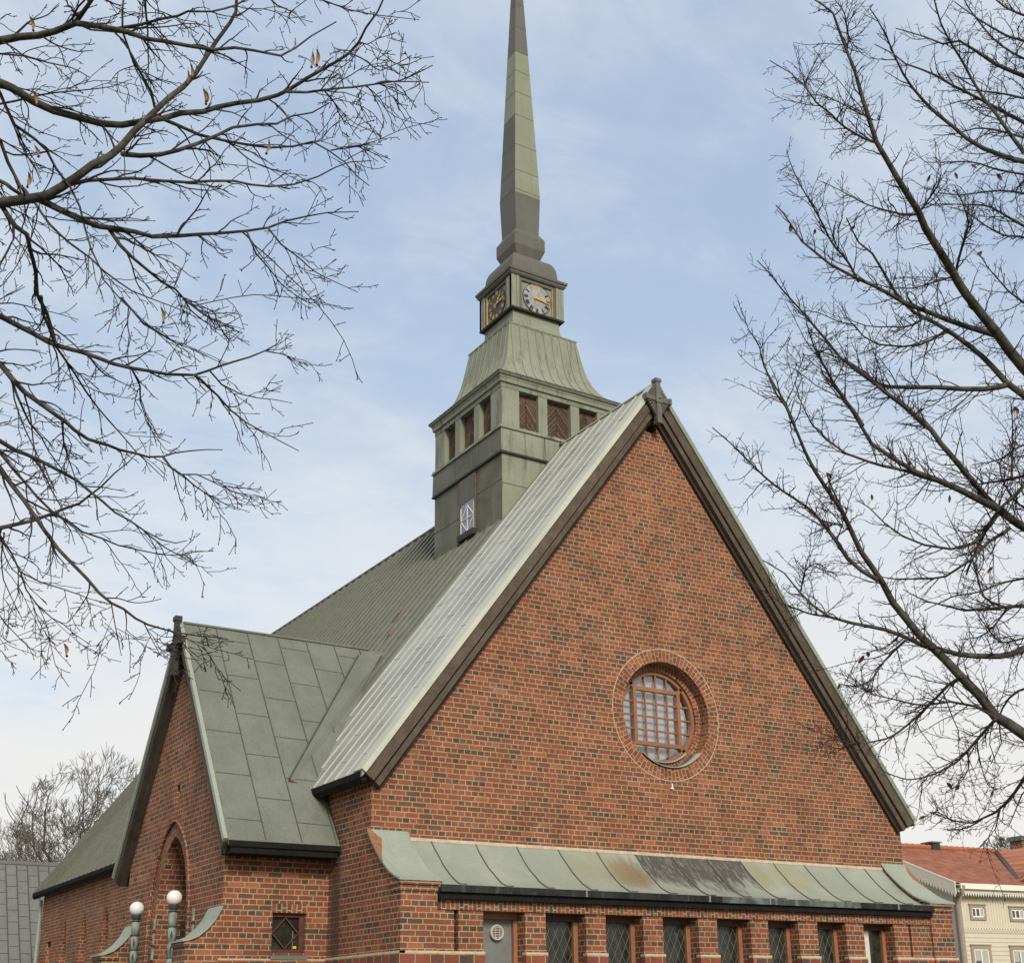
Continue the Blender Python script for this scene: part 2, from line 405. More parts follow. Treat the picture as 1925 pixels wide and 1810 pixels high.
class MB:
    def __init__(s):
        s.v, s.f, s.mi, s.mats, s.uv, s.sm = [], [], [], [], [], []

    def mid(s, mat):
        mt = M[mat]
        if mt not in s.mats:
            s.mats.append(mt)
        return s.mats.index(mt)

    def face(s, pts, mat, uv=None, smooth=False):
        b = len(s.v)
        s.v += [tuple(p) for p in pts]
        s.f.append(tuple(range(b, b + len(pts))))
        s.mi.append(s.mid(mat))
        s.uv.append(uv)
        s.sm.append(smooth)

    def grid(s, rings, mat, close=False, smooth=False, uvs=None):
        """rings: list of equal-length point lists, shared vertices"""
        b = len(s.v)
        n = len(rings[0])
        for r in rings:
            s.v += [tuple(p) for p in r]
        k = s.mid(mat)
        for i in range(len(rings) - 1):
            for j in range(n if close else n - 1):
                a, c = b + i * n + j, b + i * n + (j + 1) % n
                s.f.append((a, c, c + n, a + n))
                s.mi.append(k)
                s.sm.append(smooth)
                s.uv.append(None if uvs is None else [uvs(i, j), uvs(i, j + 1), uvs(i + 1, j + 1), uvs(i + 1, j)])

    def prism(s, pts, off, mat, side=None, caps=True, smooth=False):
        """closed polygon pushed along off"""
        pts = [Vector(p) for p in pts]
        off = Vector(off)
        n = len(pts)
        if caps:
            s.face(pts[::-1], mat)
            s.face([p + off for p in pts], mat)
        for i in range(n):
            j = (i + 1) % n
            s.face([pts[i], pts[j], pts[j] + off, pts[i] + off], side or mat, None, smooth)

    def box(s, x0, x1, y0, y1, z0, z1, mat):
        s.prism([(x0, y0, z0), (x1, y0, z0), (x1, y1, z0), (x0, y1, z0)], (0, 0, z1 - z0), mat)

    def bar(s, p, q, w, h, up, mat, taper=1.0):
        p, q = Vector(p), Vector(q)
        d = (q - p).normalized()
        sd = d.cross(Vector(up)).normalized()
        u = sd.cross(d).normalized()
        r = []
        for c, k in ((p, 1.0), (q, taper)):
            r.append([c + sd * (a * w * k / 2) + u * (b * h * k / 2) for a, b in ((-1, -1), (1, -1), (1, 1), (-1, 1))])
        s.face(r[0], mat)
        s.face(r[1][::-1], mat)
        for i in range(4):
            j = (i + 1) % 4
            s.face([r[0][j], r[0][i], r[1][i], r[1][j]], mat)

    def tube(s, pts, rad, n, mat, smooth=True, cap=True):
        pts = [Vector(p) for p in pts]
        ref = Vector((0.31, 0.17, 0.93))
        rings = []
        for i, p in enumerate(pts):
            d = pts[min(i + 1, len(pts) - 1)] - pts[max(i - 1, 0)]
            if d.length < 1e-9:
                d = Vector((0, 0, 1))
            d.normalize()
            a = d.cross(ref)
            if a.length < 1e-3:
                a = d.cross(Vector((1, 0, 0)))
            a.normalize()
            b = d.cross(a)
            r = rad[i] if isinstance(rad, (list, tuple)) else rad
            rings.append([p + a * (r * math.cos(2 * PI * k / n)) + b * (r * math.sin(2 * PI * k / n)) for k in range(n)])
        s.grid(rings, mat, True, smooth)
        if cap:
            s.face(rings[0], mat)
            s.face(rings[-1][::-1], mat)

    def lathe(s, c, prof, n, mat, smooth=True):
        rings = [[(c[0] + r * math.cos(2 * PI * k / n), c[1] + r * math.sin(2 * PI * k / n), c[2] + z) for k in range(n)] for r, z in prof]
        s.grid(rings, mat, True, smooth)

    def square(s, cx, cy, prof, mat, mats=None, cap=True):
        """stack of square rings: prof = [(half, z)...]"""
        sg = ((-1, -1), (1, -1), (1, 1), (-1, 1))
        for i in range(len(prof) - 1):
            (r0, z0), (r1, z1) = prof[i], prof[i + 1]
            for k in range(4):
                a, b = sg[k], sg[(k + 1) % 4]
                mt = mats(i, k) if mats else mat
                s.face([(cx + a[0] * r0, cy + a[1] * r0, z0), (cx + b[0] * r0, cy + b[1] * r0, z0),
                        (cx + b[0] * r1, cy + b[1] * r1, z1), (cx + a[0] * r1, cy + a[1] * r1, z1)], mt)
        if cap:
            for (r, z), fl in ((prof[0], 1), (prof[-1], 0)):
                q = [(cx + a * r, cy + b * r, z) for a, b in sg]
                s.face(q[::-1] if fl else q, mats(0 if fl else len(prof) - 2, 0) if mats else mat)

    def holed(s, outer, holes, to3, mat):
        """flat wall with openings; to3 maps (a, b) to a point"""
        polys = [outer] + holes
        flat = [p for q in polys for p in q]
        b = len(s.v)
        s.v += [tuple(to3(p[0], p[1])) for p in flat]
        k = s.mid(mat)
        for t in tessellate_polygon([[Vector((p[0], p[1], 0)) for p in q] for q in polys]):
            s.f.append(tuple(b + i for i in t))
            s.mi.append(k)
            s.uv.append(None)
            s.sm.append(False)

    def reveal(s, hole, to3, mat, smooth=False, mats=None):
        """to3(a, b, t) with t = 0 outer edge, 1 inner edge"""
        n = len(hole)
        for i in range(n):
            p, q = hole[i], hole[(i + 1) % n]
            s.face([to3(*p, 0), to3(*q, 0), to3(*q, 1), to3(*p, 1)], mat, None, smooth)

    def sphere(s, c, r, mat, seg=24, rings=14, sz=1.0):
        s.lathe(c, [(max(r * math.sin(PI * i / rings), 1e-4), -r * sz * math.cos(PI * i / rings)) for i in range(rings + 1)], seg, mat)

    def build(s, name, parent=None, fix=True):
        me = bpy.data.meshes.new(name)
        root = parent
        while root is not None and root.parent is not None:
            root = root.parent
        o = root.location if root is not None else Vector((0, 0, 0))
        me.from_pydata([(a - o.x, b - o.y, c - o.z) for a, b, c in s.v], [], s.f)
        for mt in s.mats:
            me.materials.append(mt)
        me.polygons.foreach_set('material_index', s.mi)
        me.polygons.foreach_set('use_smooth', s.sm)
        if any(u is not None for u in s.uv):
            ul = me.uv_layers.new(name='UVMap')
            li = 0
            for f, u in zip(s.f, s.uv):
                for k in range(len(f)):
                    if u is not None:
                        ul.data[li].uv = u[k]
                    li += 1
        me.update()
        ob = bpy.data.objects.new(name, me)
        COL.objects.link(ob)
        if parent is not None:
            ob.parent = parent
        return ob


def add_to(mb, ob):
    """put surface pattern (seams, joints, numerals) into the mesh of its part"""
    root = ob
    while root.parent is not None:
        root = root.parent
    o = root.location
    bm = bmesh.new()
    bm.from_mesh(ob.data)
    base = len(ob.data.materials)
    for mt in mb.mats:
        ob.data.materials.append(mt)
    vs_ = [bm.verts.new((a - o.x, c - o.y, d - o.z)) for a, c, d in mb.v]
    for f, k, smt in zip(mb.f, mb.mi, mb.sm):
        try:
            nf = bm.faces.new([vs_[i] for i in f])
            nf.material_index = base + k
            nf.smooth = smt
        except ValueError:
            pass
    bm.to_mesh(ob.data)
    bm.free()


MB.add_to = add_to


def thing(name, label, cat, loc=(0, 0, 0), group=None):
    o = bpy.data.objects.new(name, None)
    COL.objects.link(o)
    o.location = loc
    o['label'] = label
    o['category'] = cat
    if group:
        o['group'] = group
    return o


# ------------------------------------------------------------------ church
W, L, HA = 12.251, 22.72, 6.1257        # width, length, ridge x
E, ZE, ZP = 0.262, 5.42, 13.98
SL = (ZP - ZE) / (HA + E)
OV = 0.19
DA = 1.106
church = thing('church', 'red brick church with green copper roofs, tall spire and clock turret', 'church')


def zroof(x):
    return ZE + (x + E) * SL if x < HA else ZE + (W + E - x) * SL


# ---- gable wall
RC, RI, RO = (HA + 0.02, 7.06), 1.03, 1.27
circ = [(RC[0] + RI * math.cos(2 * PI * k / 64), RC[1] + RI * math.sin(2 * PI * k / 64)) for k in range(64)]
vhole = [(5.97, 12.93), (6.24, 12.93), (6.24, 13.17), (5.97, 13.17)]
b = MB()
b.holed([(0, 0), (W, 0), (W, 5.7), (HA, zroof(HA) - 0.12), (0, 5.7)], [circ, vhole], lambda x, z: (x, 0, z), 'brick')
b.reveal(vhole, lambda x, z, t: (x, 0.35 * t, z), 'brick')
b.face([(5.97, .35, 12.93), (6.24, .35, 12.93), (6.24, .35, 13.17), (5.97, .35, 13.17)], 'edge_dark')
gw = b.build('gable_wall', church)
b = MB()
b.face([(0, L, 0), (W, L, 0), (W, L, 5.7), (HA, L, zroof(HA) - 0.12), (0, L, 5.7)], 'brick')
b.build('gable_wall', church)
# small white fitting below the ring
b = MB()
b.bar((6.17, -0.03, 5.64), (6.17, -0.03, 5.735), 0.022, 0.022, (0, 1, 0), 'white_line')
b.bar((6.12, -0.03, 5.645), (6.20, -0.04, 5.64), 0.02, 0.02, (0, 0, 1), 'white_line')
b.build('bracket', gw)

# ---- round window
b = MB()
n = 72


def ringpt(r, k, y):
    a = 2 * PI * k / n
    return (RC[0] + r * math.cos(a), y, RC[1] + r * math.sin(a))


vs = BC * 82 / n
b.grid([[ringpt(RI, k, -0.004) for k in range(n + 1)], [ringpt(RO, k, -0.004) for k in range(n + 1)]], 'brick_ring', uvs=lambda i, j: (i * 0.24 + 0.01, j * vs))
b.grid([[ringpt(RI, k, 0.23) for k in range(n + 1)], [ringpt(RI, k, -0.004) for k in range(n + 1)]], 'brick_ring', uvs=lambda i, j: (i * 0.27 + 0.13, j * vs))
b.grid([[ringpt(0.90, k, 0.23) for k in range(n + 1)], [ringpt(RI, k, 0.23) for k in range(n + 1)]], 'brick_ring', uvs=lambda i, j: (i * 0.12 + 0.07, j * vs))
b.grid([[ringpt(0.90, k, 0.38) for k in range(n + 1)], [ringpt(0.90, k, 0.23) for k in range(n + 1)]], 'brick_ring', uvs=lambda i, j: (i * 0.15 + 0.07, j * vs))
b.grid([[ringpt(0.85, k, 0.80) for k in range(n + 1)], [ringpt(0.85, k, 0.37) for k in range(n + 1)]], 'board')
b.grid([[ringpt(RO - .003, k, -0.006) for k in range(n + 1)], [ringpt(RO + .011, k, -0.006) for k in range(n + 1)]], 'mortar')
rw = b.build('brick_ring', church)
b = MB()
yw = 0.31


def seg2(b, p, q, w, h, mat):
    b.bar((RC[0] + p[0], yw, RC[1] + p[1]), (RC[0] + q[0], yw, RC[1] + q[1]), w, h, (0, 1, 0), mat)


b.grid([[ringpt(r, k, y) for k in range(n + 1)] for r, y in ((0.90, 0.28), (0.83, 0.28), (0.83, 0.37))], 'frame')
hs = 0.53
for sgn in (-1, 1):
    seg2(b, (sgn * hs, -hs - .035), (sgn * hs, hs + .035), 0.075, 0.07, 'frame')
    seg2(b, (-hs + .035, sgn * hs), (hs - .035, sgn * hs), 0.075, 0.066, 'frame')
    for s2 in (-1, 1):
        seg2(b, (sgn * hs, s2 * hs), (sgn * 0.62, s2 * 0.62), 0.07, 0.06, 'frame')
for k in range(1, 4):
    o = -hs + 2 * hs * k / 4
    seg2(b, (o, -hs), (o, hs), 0.028, 0.03, 'frame')
    seg2(b, (-hs, o), (hs, o), 0.028, 0.027, 'frame')
    ext = math.sqrt(0.84 ** 2 - o * o)
    for sgn in (-1, 1):
        seg2(b, (o, sgn * hs), (o, sgn * ext), 0.028, 0.03, 'frame')
        seg2(b, (sgn * hs, o), (sgn * ext, o), 0.028, 0.027, 'frame')
rwin = b.build('round_window', church)
b = MB()
b.face([ringpt(0.80, k, 0.46) for k in range(n)][::-1], 'curtain')
b.grid([[ringpt(0.80, k, 0.46) for k in range(n + 1)], [ringpt(0.80, k, 0.60) for k in range(n + 1)]], 'curtain')
b.build('blind', rwin)
b = MB()
b.face([ringpt(0.86, k, 0.80) for k in range(n)][::-1], 'edge_dark')
b.build('backing', rwin)
mt, Ng, bs = new_mat('window_glass')
tr = Ng.n('ShaderNodeBsdfTransparent')
gl = Ng.n('ShaderNodeBsdfGlossy')
gl.inputs['Roughness'].default_value = 0.03
fr = Ng.n('ShaderNodeFresnel')
fr.inputs[0].default_value = 1.5
mx = Ng.n('ShaderNodeMixShader')
Ng.put(mx.inputs[0], fr.outputs[0])
Ng.put(mx.inputs[1], tr.outputs[0])
Ng.put(mx.inputs[2], gl.outputs[0])
Ng.put(mt.node_tree.nodes['Material Output'].inputs[0], mx.outputs[0])
M['glass'] = mt
b = MB()
b.face([ringpt(0.84, k, 0.335) for k in range(n)][::-1], 'glass')
b.build('pane', rwin)
b = MB()
for r, y0, y1, a0, a1 in ((1.015, -0.05, 0.222, -128, -42), (0.885, 0.18, 0.29, -118, -48)):
    ks = 16
    R0 = [[(RC[0] + rr * math.cos(R(a0 + (a1 - a0) * k / ks)), y, RC[1] + rr * math.sin(R(a0 + (a1 - a0) * k / ks))) for k in range(ks + 1)] for rr, y in ((r + .012, y0), (r, y0), (r - .02, y1), (r + .012, y1))]
    b.grid(R0, 'cap', False, True)
b.build('sill', rwin)

# ---- nave side walls with lancet niches
lanc = []
for y0 in (15.06, 17.22, 19.38):
    yc, hw = y0 + 0.41, 0.41
    pts = [(yc - hw, 1.6), (yc + hw, 1.6)]
    for k in range(0, 11):
        t = k / 10
        pts.append((yc + hw * (1 - t ** 3.4), 2.7 + 1.82 * t))
    for k in range(9, -1, -1):
        t = k / 10
        pts.append((yc - hw * (1 - t ** 3.4), 2.7 + 1.82 * t))
    lanc.append(pts)
lanc.append([(21.25, 3.2), (21.77, 3.2), (21.77, 3.92), (21.25, 3.92)])
b = MB()
b.holed([(0, 0), (L, 0), (L, 5.72), (0, 5.72)], lanc, lambda y, z: (0, y, z), 'brick')
for h in lanc:
    cy = sum(p[0] for p in h) / len(h)
    b.reveal(h, lambda y, z, t: (0.45 * t, y, z), 'brick')
    b.face([(0.45, p[0], p[1]) for p in h], 'pane')
nw = b.build('nave_wall', church)
b = MB()
b.face([(W, 0, 0), (W, L, 0), (W, L, 5.72), (W, 0, 5.72)], 'brick')
b.build('nave_wall', church)
b = MB()
b.tube([(-0.06, L + 0.05, 0), (-0.06, L + 0.05, 5.2)], 0.05, 10, 'cap')
b.build('downpipe', church)

# ---- nave roof
y0r, y1r = -OV, L + 0.4
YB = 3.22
b = MB()
th = 0.10
nrm = Vector((-SL, 0, 1)).normalized()
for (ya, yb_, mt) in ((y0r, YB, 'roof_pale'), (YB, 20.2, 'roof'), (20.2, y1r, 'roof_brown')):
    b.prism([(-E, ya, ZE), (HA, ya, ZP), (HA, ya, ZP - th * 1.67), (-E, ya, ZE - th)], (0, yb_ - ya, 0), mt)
b.prism([(W + E, y0r, ZE), (HA, y0r, ZP), (HA, y0r, ZP - th * 1.67), (W + E, y0r, ZE - th)][::-1], (0, y1r - y0r, 0), 'roof')
nr = b.build('nave_roof', church)
b = MB()
y = y0r + 0.62
k = 0
while y < y1r:
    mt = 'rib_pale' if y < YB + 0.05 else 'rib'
    dz = nrm * 0.018
    for (p, q) in (((-E, y, ZE), (HA, y, ZP)),):
        b.bar(Vector(p) + dz * (.5 if mt == 'rib_pale' else .8), Vector(q) + dz * (.5 if mt == 'rib_pale' else .8), 0.022 if mt == 'rib_pale' else 0.034, 0.02 if mt == 'rib_pale' else 0.05, nrm, mt)
    k += 1
    y += 0.44
# cross seams on the pale sheets, staggered
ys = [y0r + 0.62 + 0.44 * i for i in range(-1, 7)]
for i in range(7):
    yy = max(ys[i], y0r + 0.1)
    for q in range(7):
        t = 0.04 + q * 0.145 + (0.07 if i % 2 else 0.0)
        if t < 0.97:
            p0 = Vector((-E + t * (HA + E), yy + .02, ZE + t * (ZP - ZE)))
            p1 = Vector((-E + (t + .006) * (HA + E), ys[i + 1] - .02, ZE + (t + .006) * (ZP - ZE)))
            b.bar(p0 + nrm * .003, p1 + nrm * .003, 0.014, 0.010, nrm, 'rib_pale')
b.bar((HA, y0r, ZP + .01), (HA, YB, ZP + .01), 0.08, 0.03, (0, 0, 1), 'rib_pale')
b.bar((HA, YB, ZP + .01), (HA, y1r, ZP + .01), 0.10, 0.05, (0, 0, 1), 'rib')
b.add_to(nr)
# eave gutter box and soffit
for ya, yb_ in ((y0r + .06, 2.0), (6.9, y1r - .05)):
    b = MB()
    b.prism([(-E - .012, ya, ZE - .012), (-E - .012, ya, ZE - .11), (-E + .05, ya, ZE - .19), (0.02, ya, ZE - .02), (0.02, ya, ZE + .25)], (0, yb_ - ya, 0), 'black')
    b.build('eaves_box', church)
b = MB()
b.prism([(W + E - .01, y0r + .06, ZE - .015), (W + E - .01, y0r + .06, ZE - .10), (W - .02, y0r + .06, ZE - .04), (W - .02, y0r + .06, ZE + .25)][::-1], (0, y1r - y0r, 0), 'black')
b.build('eaves_box', church)


# ---- bargeboards of the big gable
def sloped(b, x0, z0, x1, z1, top, bot, ya, yb_, mat, axis='x', plane=0.0):
    """board under a roof slope, from 'top' to 'bot' metres below the roof line (measured square to it)"""
    p, q = Vector((x0, 0, z0)), Vector((x1, 0, z1))
    d = (q - p).normalized()
    dn = Vector((d.z, 0, -d.x)) if d.z * (1 if x1 > x0 else -1) > 0 and x1 > x0 else Vector((-d.z, 0, d.x))
    if dn.z > 0:
        dn = -dn
    xm = x1
    # mitre on the centre line
    def on(pt, off):
        a = pt + dn * off
        return a
    a0, a1 = on(p, top), on(p, bot)
    def at_x(off):
        a = p + dn * off
        t = (xm - a.x) / d.x
        return a + d * t
    b0, b1 = at_x(top), at_x(bot)
    pts = [a0, b0, b1, a1]
    if axis == 'x':
        pts = [(v.x, ya, v.z) for v in pts]
        b.prism(pts, (0, yb_ - ya, 0), mat)
    else:
        pts = [(ya, v.x, v.z) for v in pts]
        b.prism(pts, (yb_ - ya, 0, 0), mat)


for s, x0 in ((-1, -E), (1, W + E)):
    b = MB()
    sloped(b, x0, ZE, HA, ZP, 0.055, 0.255, -0.20, -0.13, 'board')
    sloped(b, x0 - s * 0.02, ZE, HA, ZP, 0.275, 0.375, -0.165, -0.045, 'board')
    sloped(b, x0 - s * 0.02, ZE, HA, ZP, 0.37, 0.44, -0.075, -0.004, 'board_dark')
    bb = b.build('bargeboard', church)
    b = MB()
    sloped(b, x0, ZE, HA, ZP, -0.03, 0.06, -0.235, 0.10, 'verge' if s < 0 else 'verge_green')
    b.build('verge_flashing', bb)

# ---- gable cross
b = MB()
cx, cz, yc = HA - 0.04, 13.57, -0.30
KC = 0.88


def cr(b, pts, y0, y1, mat):
    b.prism([(cx + p[0] * KC, y0, cz + p[1] * KC) for p in pts], (0, y1 - y0, 0), mat)


cr(b, [(-.065, -.54), (.065, -.54), (.065, .46), (-.065, .46)], -.33, -.22, 'tower_brown')
cr(b, [(-.30, -.058), (-.067, -.058), (-.067, .058), (-.30, .058)], -.32, -.22, 'tower_brown')
cr(b, [(.067, -.058), (.30, -.058), (.30, .058), (.067, .058)], -.32, -.22, 'tower_brown')
for a, c_ in (((-.37, -.075), (-.30, .075)), ((.30, -.075), (.37, .075)), ((-.085, .44), (.085, .52)), ((-.075, -.62), (.075, -.54))):
    cr(b, [(a[0], a[1]), (c_[0], a[1]), (c_[0], c_[1]), (a[0], c_[1])], -.345, -.20, 'tower_brown')
cr(b, [(-.09, -.10), (.09, -.10), (.09, .10), (-.09, .10)], -.345, -.335, 'tower_dark')
b.lathe((cx, -.35, cz), [(.001, 0), (.03, 0)], 10, 'tower_brown')
# rays between the arms
for sx in (-1, 1):
    for sz in (-1, 1):
        top = (0.40 if sz > 0 else 0.42)
        for k in range(8):
            a0, a1 = k / 8, (k + 0.62) / 8
            p0 = (sx * .29 * (1 - a0), sz * top * a0)
            p1 = (sx * .29 * (1 - a1), sz * top * a1)
            mag = 1.22
            cr(b, [(sx * .05, sz * .05), (p0[0] * mag, p0[1] * mag), (p1[0] * mag, p1[1] * mag)] if sx * sz > 0 else [(sx * .05, sz * .05), (p1[0] * mag, p1[1] * mag), (p0[0] * mag, p0[1] * mag)], -.30, -.24, 'tower_brown')
        cr(b, [(sx * .03, sz * .03), (sx * .33, 0.0), (0.0, sz * top * 1.1)] if sx * sz > 0 else [(sx * .03, sz * .03), (0.0, sz * top * 1.1), (sx * .33, 0.0)], -.275, -.225, 'tower_brown')
b.build('gable_cross', church)

# ---- annex (lean-to) ------------------------------------------------
PROF = [(0.0, 4.505), (-0.12, 4.34), (-0.283, 4.178), (-0.44, 4.035), (-0.602, 3.910), (-0.74, 3.815), (-0.87, 3.745), (-1.0, 3.690), (-1.12, 3.650)]
PW = 0.62
b = MB()
b.holed([(0, 0), (0, 4.50)] + [(y, z - .01) for y, z in PROF[1:]] [:-1] + [(-DA, 3.645), (-DA, 0)], [], lambda y, z: (-0.003, y, z), 'brick')
b.holed([(0, 0), (0, 4.50)] + [(y, z - .01) for y, z in PROF[1:]] [:-1] + [(-DA, 3.645), (-DA, 0)], [], lambda y, z: (W + 0.003, y, z), 'brick')
for x0, x1 in ((-0.003, PW), (W - PW, W + 0.003)):
    b.face([(x0, -DA, 0), (x1, -DA, 0), (x1, -DA, 3.645), (x0, -DA, 3.645)], 'brick')
    xi = PW if x0 < 1 else W - PW
    b.holed([(0, 0), (0, 4.50)] + [(y, z - .01) for y, z in PROF[1:]] [:-1] + [(-DA, 3.645), (-DA, 0)], [], lambda y, z: (xi, y, z), 'brick')
    # corbelled top courses
    b.box(x0 - .018, x1 + .018, -DA - .022, -DA + .3, 3.475, 3.565, 'brick')
    b.box(x0 - .036, x1 + .036, -DA - .050, -DA + .3, 3.567, 3.640, 'brick')
ops = [(1.46, 2.23), (2.62, 3.40), (3.80, 4.57), (4.99, 5.77), (6.19, 6.96), (7.38, 8.12), (8.59, 9.32), (9.79, 10.61)]
slots = [(0.94, 1.02), (11.02, 11.08)]
yA = -DA + 0.05
ZW0, ZW1 = 0.9, 3.216
edges = sorted(ops + slots)
x = PW
for a, c_ in edges + [(W - PW, W)]:
    b.face([(x, yA, 0), (a, yA, 0), (a, yA, ZW1), (x, yA, ZW1)], 'brick')
    dp = 0.30 if (a, c_) in ops else 0.10
    if a < W - PW - .01:
        for xx in (a, c_):
            b.face([(xx, yA, 0), (xx, yA + dp + .1, 0), (xx, yA + dp + .1, ZW1), (xx, yA, ZW1)], 'brick')
        b.face([(a, yA + dp + .1, 0), (c_, yA + dp + .1, 0), (c_, yA + dp + .1, ZW0 if dp > .2 else ZW1), (a, yA + dp + .1, ZW0 if dp > .2 else ZW1)], 'brick')
        if dp > .2:
            b.face([(a, yA, ZW0), (c_, yA, ZW0), (c_, yA + .4, ZW0), (a, yA + .4, ZW0)], 'stone')
    x = c_
aw = b.build('annex_wall', church)
# soldier lintel
b = MB()
xs0, xs1 = PW, W - PW
for (za, zb, yy) in ((ZW1, 3.365, yA - .022),):
    b.face([(xs0, yy, za), (xs1, yy, za), (xs1, yy, zb), (xs0, yy, zb)], 'brick_uv', [(0.0, xs0 * 1.12), (0.0, xs1 * 1.12), (0.149, xs1 * 1.12), (0.149, xs0 * 1.12)])
    b.face([(xs0, yy, za), (xs0, yA + .4, za), (xs1, yA + .4, za), (xs1, yy, za)], 'brick_uv', [(0.0, xs0 * 1.12), (0.4, xs0 * 1.12), (0.4, xs1 * 1.12), (0.0, xs1 * 1.12)])
b.build('brick_lintel', church)
# plinth course of upright bricks, stands proud
b = MB()
segs = [(-0.03, PW + .01, -DA - .03)]
x = PW + .01
for a, c_ in sorted(ops):
    segs.append((x, a + .012, yA - .035))
    x = c_ - .012
segs += [(x, W - PW - .01, yA - .035), (W - PW - .01, W + .03, -DA - .03)]
for a, c_, yy in segs:
    b = MB()
    for za, zb in ((2.34, 2.565),):
        b.face([(a, yy, za), (c_, yy, za), (c_, yy, zb), (a, yy, zb)], 'brick_uv', [(a / 1.0, 0.0), (c_, 0.0), (c_, 0.086), (a, 0.086)])
    b.box(a, c_, yy - .003, yy + .12, 2.566, 2.60, 'mortar')
    b.box(a, c_, yy, yy + .12, 2.0, 2.338, 'brick')
    for xx in (a, c_):
        b.face([(xx, yy, 2.34), (xx, yy + .12, 2.34), (xx, yy + .12, 2.565), (xx, yy, 2.565)], 'brick_uv', [(0, 0), (.12, 0), (.12, .086), (0, .086)])
    b.build('plinth_course', church)
b = MB()
xx = -0.033
for yy0, yy1 in ((-DA - .03, 1.58),):
    b.face([(xx, yy0, 2.34), (xx, yy1, 2.34), (xx, yy1, 2.565), (xx, yy0, 2.565)], 'brick_uv', [(yy0, 0.0), (yy1, 0.0), (yy1, 0.086), (yy0, 0.086)])
    b.box(xx - .003, xx + .1, yy0 - .003, yy1, 2.566, 2.60, 'mortar')
    b.box(xx, xx + .1, yy0, yy1, 2.0, 2.338, 'brick')
b.build('plinth_course', church)
# lean-to roof
b = MB()
rp = [(0.01, 4.40)] + [(y, z - .09) for y, z in PROF[1:-1]] + [(-1.19, 3.585)]
b.prism([(PW, y, z) for y, z in rp] + [(PW, y, z - .05) for y, z in rp[::-1]], (W - 2 * PW, 0, 0), 'lean', None, False, True)
for x_ in (PW + .001, W - PW - .001):
    b.holed([(y, z) for y, z in rp] + [(y, z - .05) for y, z in rp[::-1]], [], lambda y, z: (x_, y, z), 'lean')
lr = b.build('annex_roof', church)
b = MB()
for xs in (1.09, 1.93, 2.73, 3.58, 4.39, 5.24, 6.09, 6.92, 7.74, 8.58, 9.40, 10.26, 11.06):
    pts = [(xs + random.uniform(-.01, .01), y, z + .012) for y, z in rp]
    for i in range(len(pts) - 1):
        b.bar(pts[i], pts[i + 1], 0.014, 0.018, (0, 0.5, 1), 'rib')
b.add_to(lr)
b = MB()
b.box(PW - .02, W - PW + .01, -0.02, 0.0, 4.375, 4.43, 'mortar')
b.build('mortar_fillet', lr)
b = MB()
b.box(PW + .004, 6.2, -1.225, -1.12, 3.470, 3.578, 'gutter')
b.box(6.2, 9.6, -1.225, -1.12, 3.470, 3.578, 'gutter_green')
b.box(9.6, W - PW - .004, -1.225, -1.12, 3.470, 3.578, 'gutter')
for xs in (3.3, 5.9, 7.3, 10.6):
    b.box(xs, xs + .035, -1.232, -1.1, 3.472, 3.582, 'lead')
b.build('gutter', church)
b = MB()
b.box(PW + .004, W - PW - .004, -1.17, -1.02, 3.366, 3.468, 'black')
b.build('fascia', church)
# raised end caps
for s in (-1, 1):
    xa, xb_ = (-0.06, PW + .05) if s < 0 else (W - PW - .05, W + .06)
    b = MB()
    cp = [(0.01, 4.535)] + [(y, z + .02) for y, z in PROF[1:-1]] + [(-1.17, 3.655)]
    b.prism([(xa, y, z) for y, z in cp] + [(xa, y, z - .03) for y, z in cp[::-1]], (xb_ - xa, 0, 0), 'cap', None, False, True)
    for x_ in (xa, xb_):
        b.holed(cp + [(y, z - .03) for y, z in cp[::-1]], [], lambda y, z: (x_, y, z), 'cap')
    if s < 0:
        x_ = xb_ - .001
        b.holed(cp + [(y, z - .13) for y, z in cp[::-1]], [], lambda y, z: (x_, y, z), 'cap')
    cap = b.build('buttress_cap', church)
    # torn edge with bare copper
    b = MB()
    x_ = xa if s < 0 else xb_
    side = 1 if s < 0 else -1
    wid = [0.04, 0.20, 0.13, 0.05, 0.0] if s < 0 else [0.0, 0.10, 0.14, 0.05, 0.0]
    q0, q1 = [], []
    for i in range(5):
        y_, z_ = cp[i]
        q0.append((x_, y_, z_ + .004))
        q1.append((x_ + side * wid[i], y_, z_ + .004))
    b.grid([q0, q1], 'rust')
    b.build('bare_patch', cap)

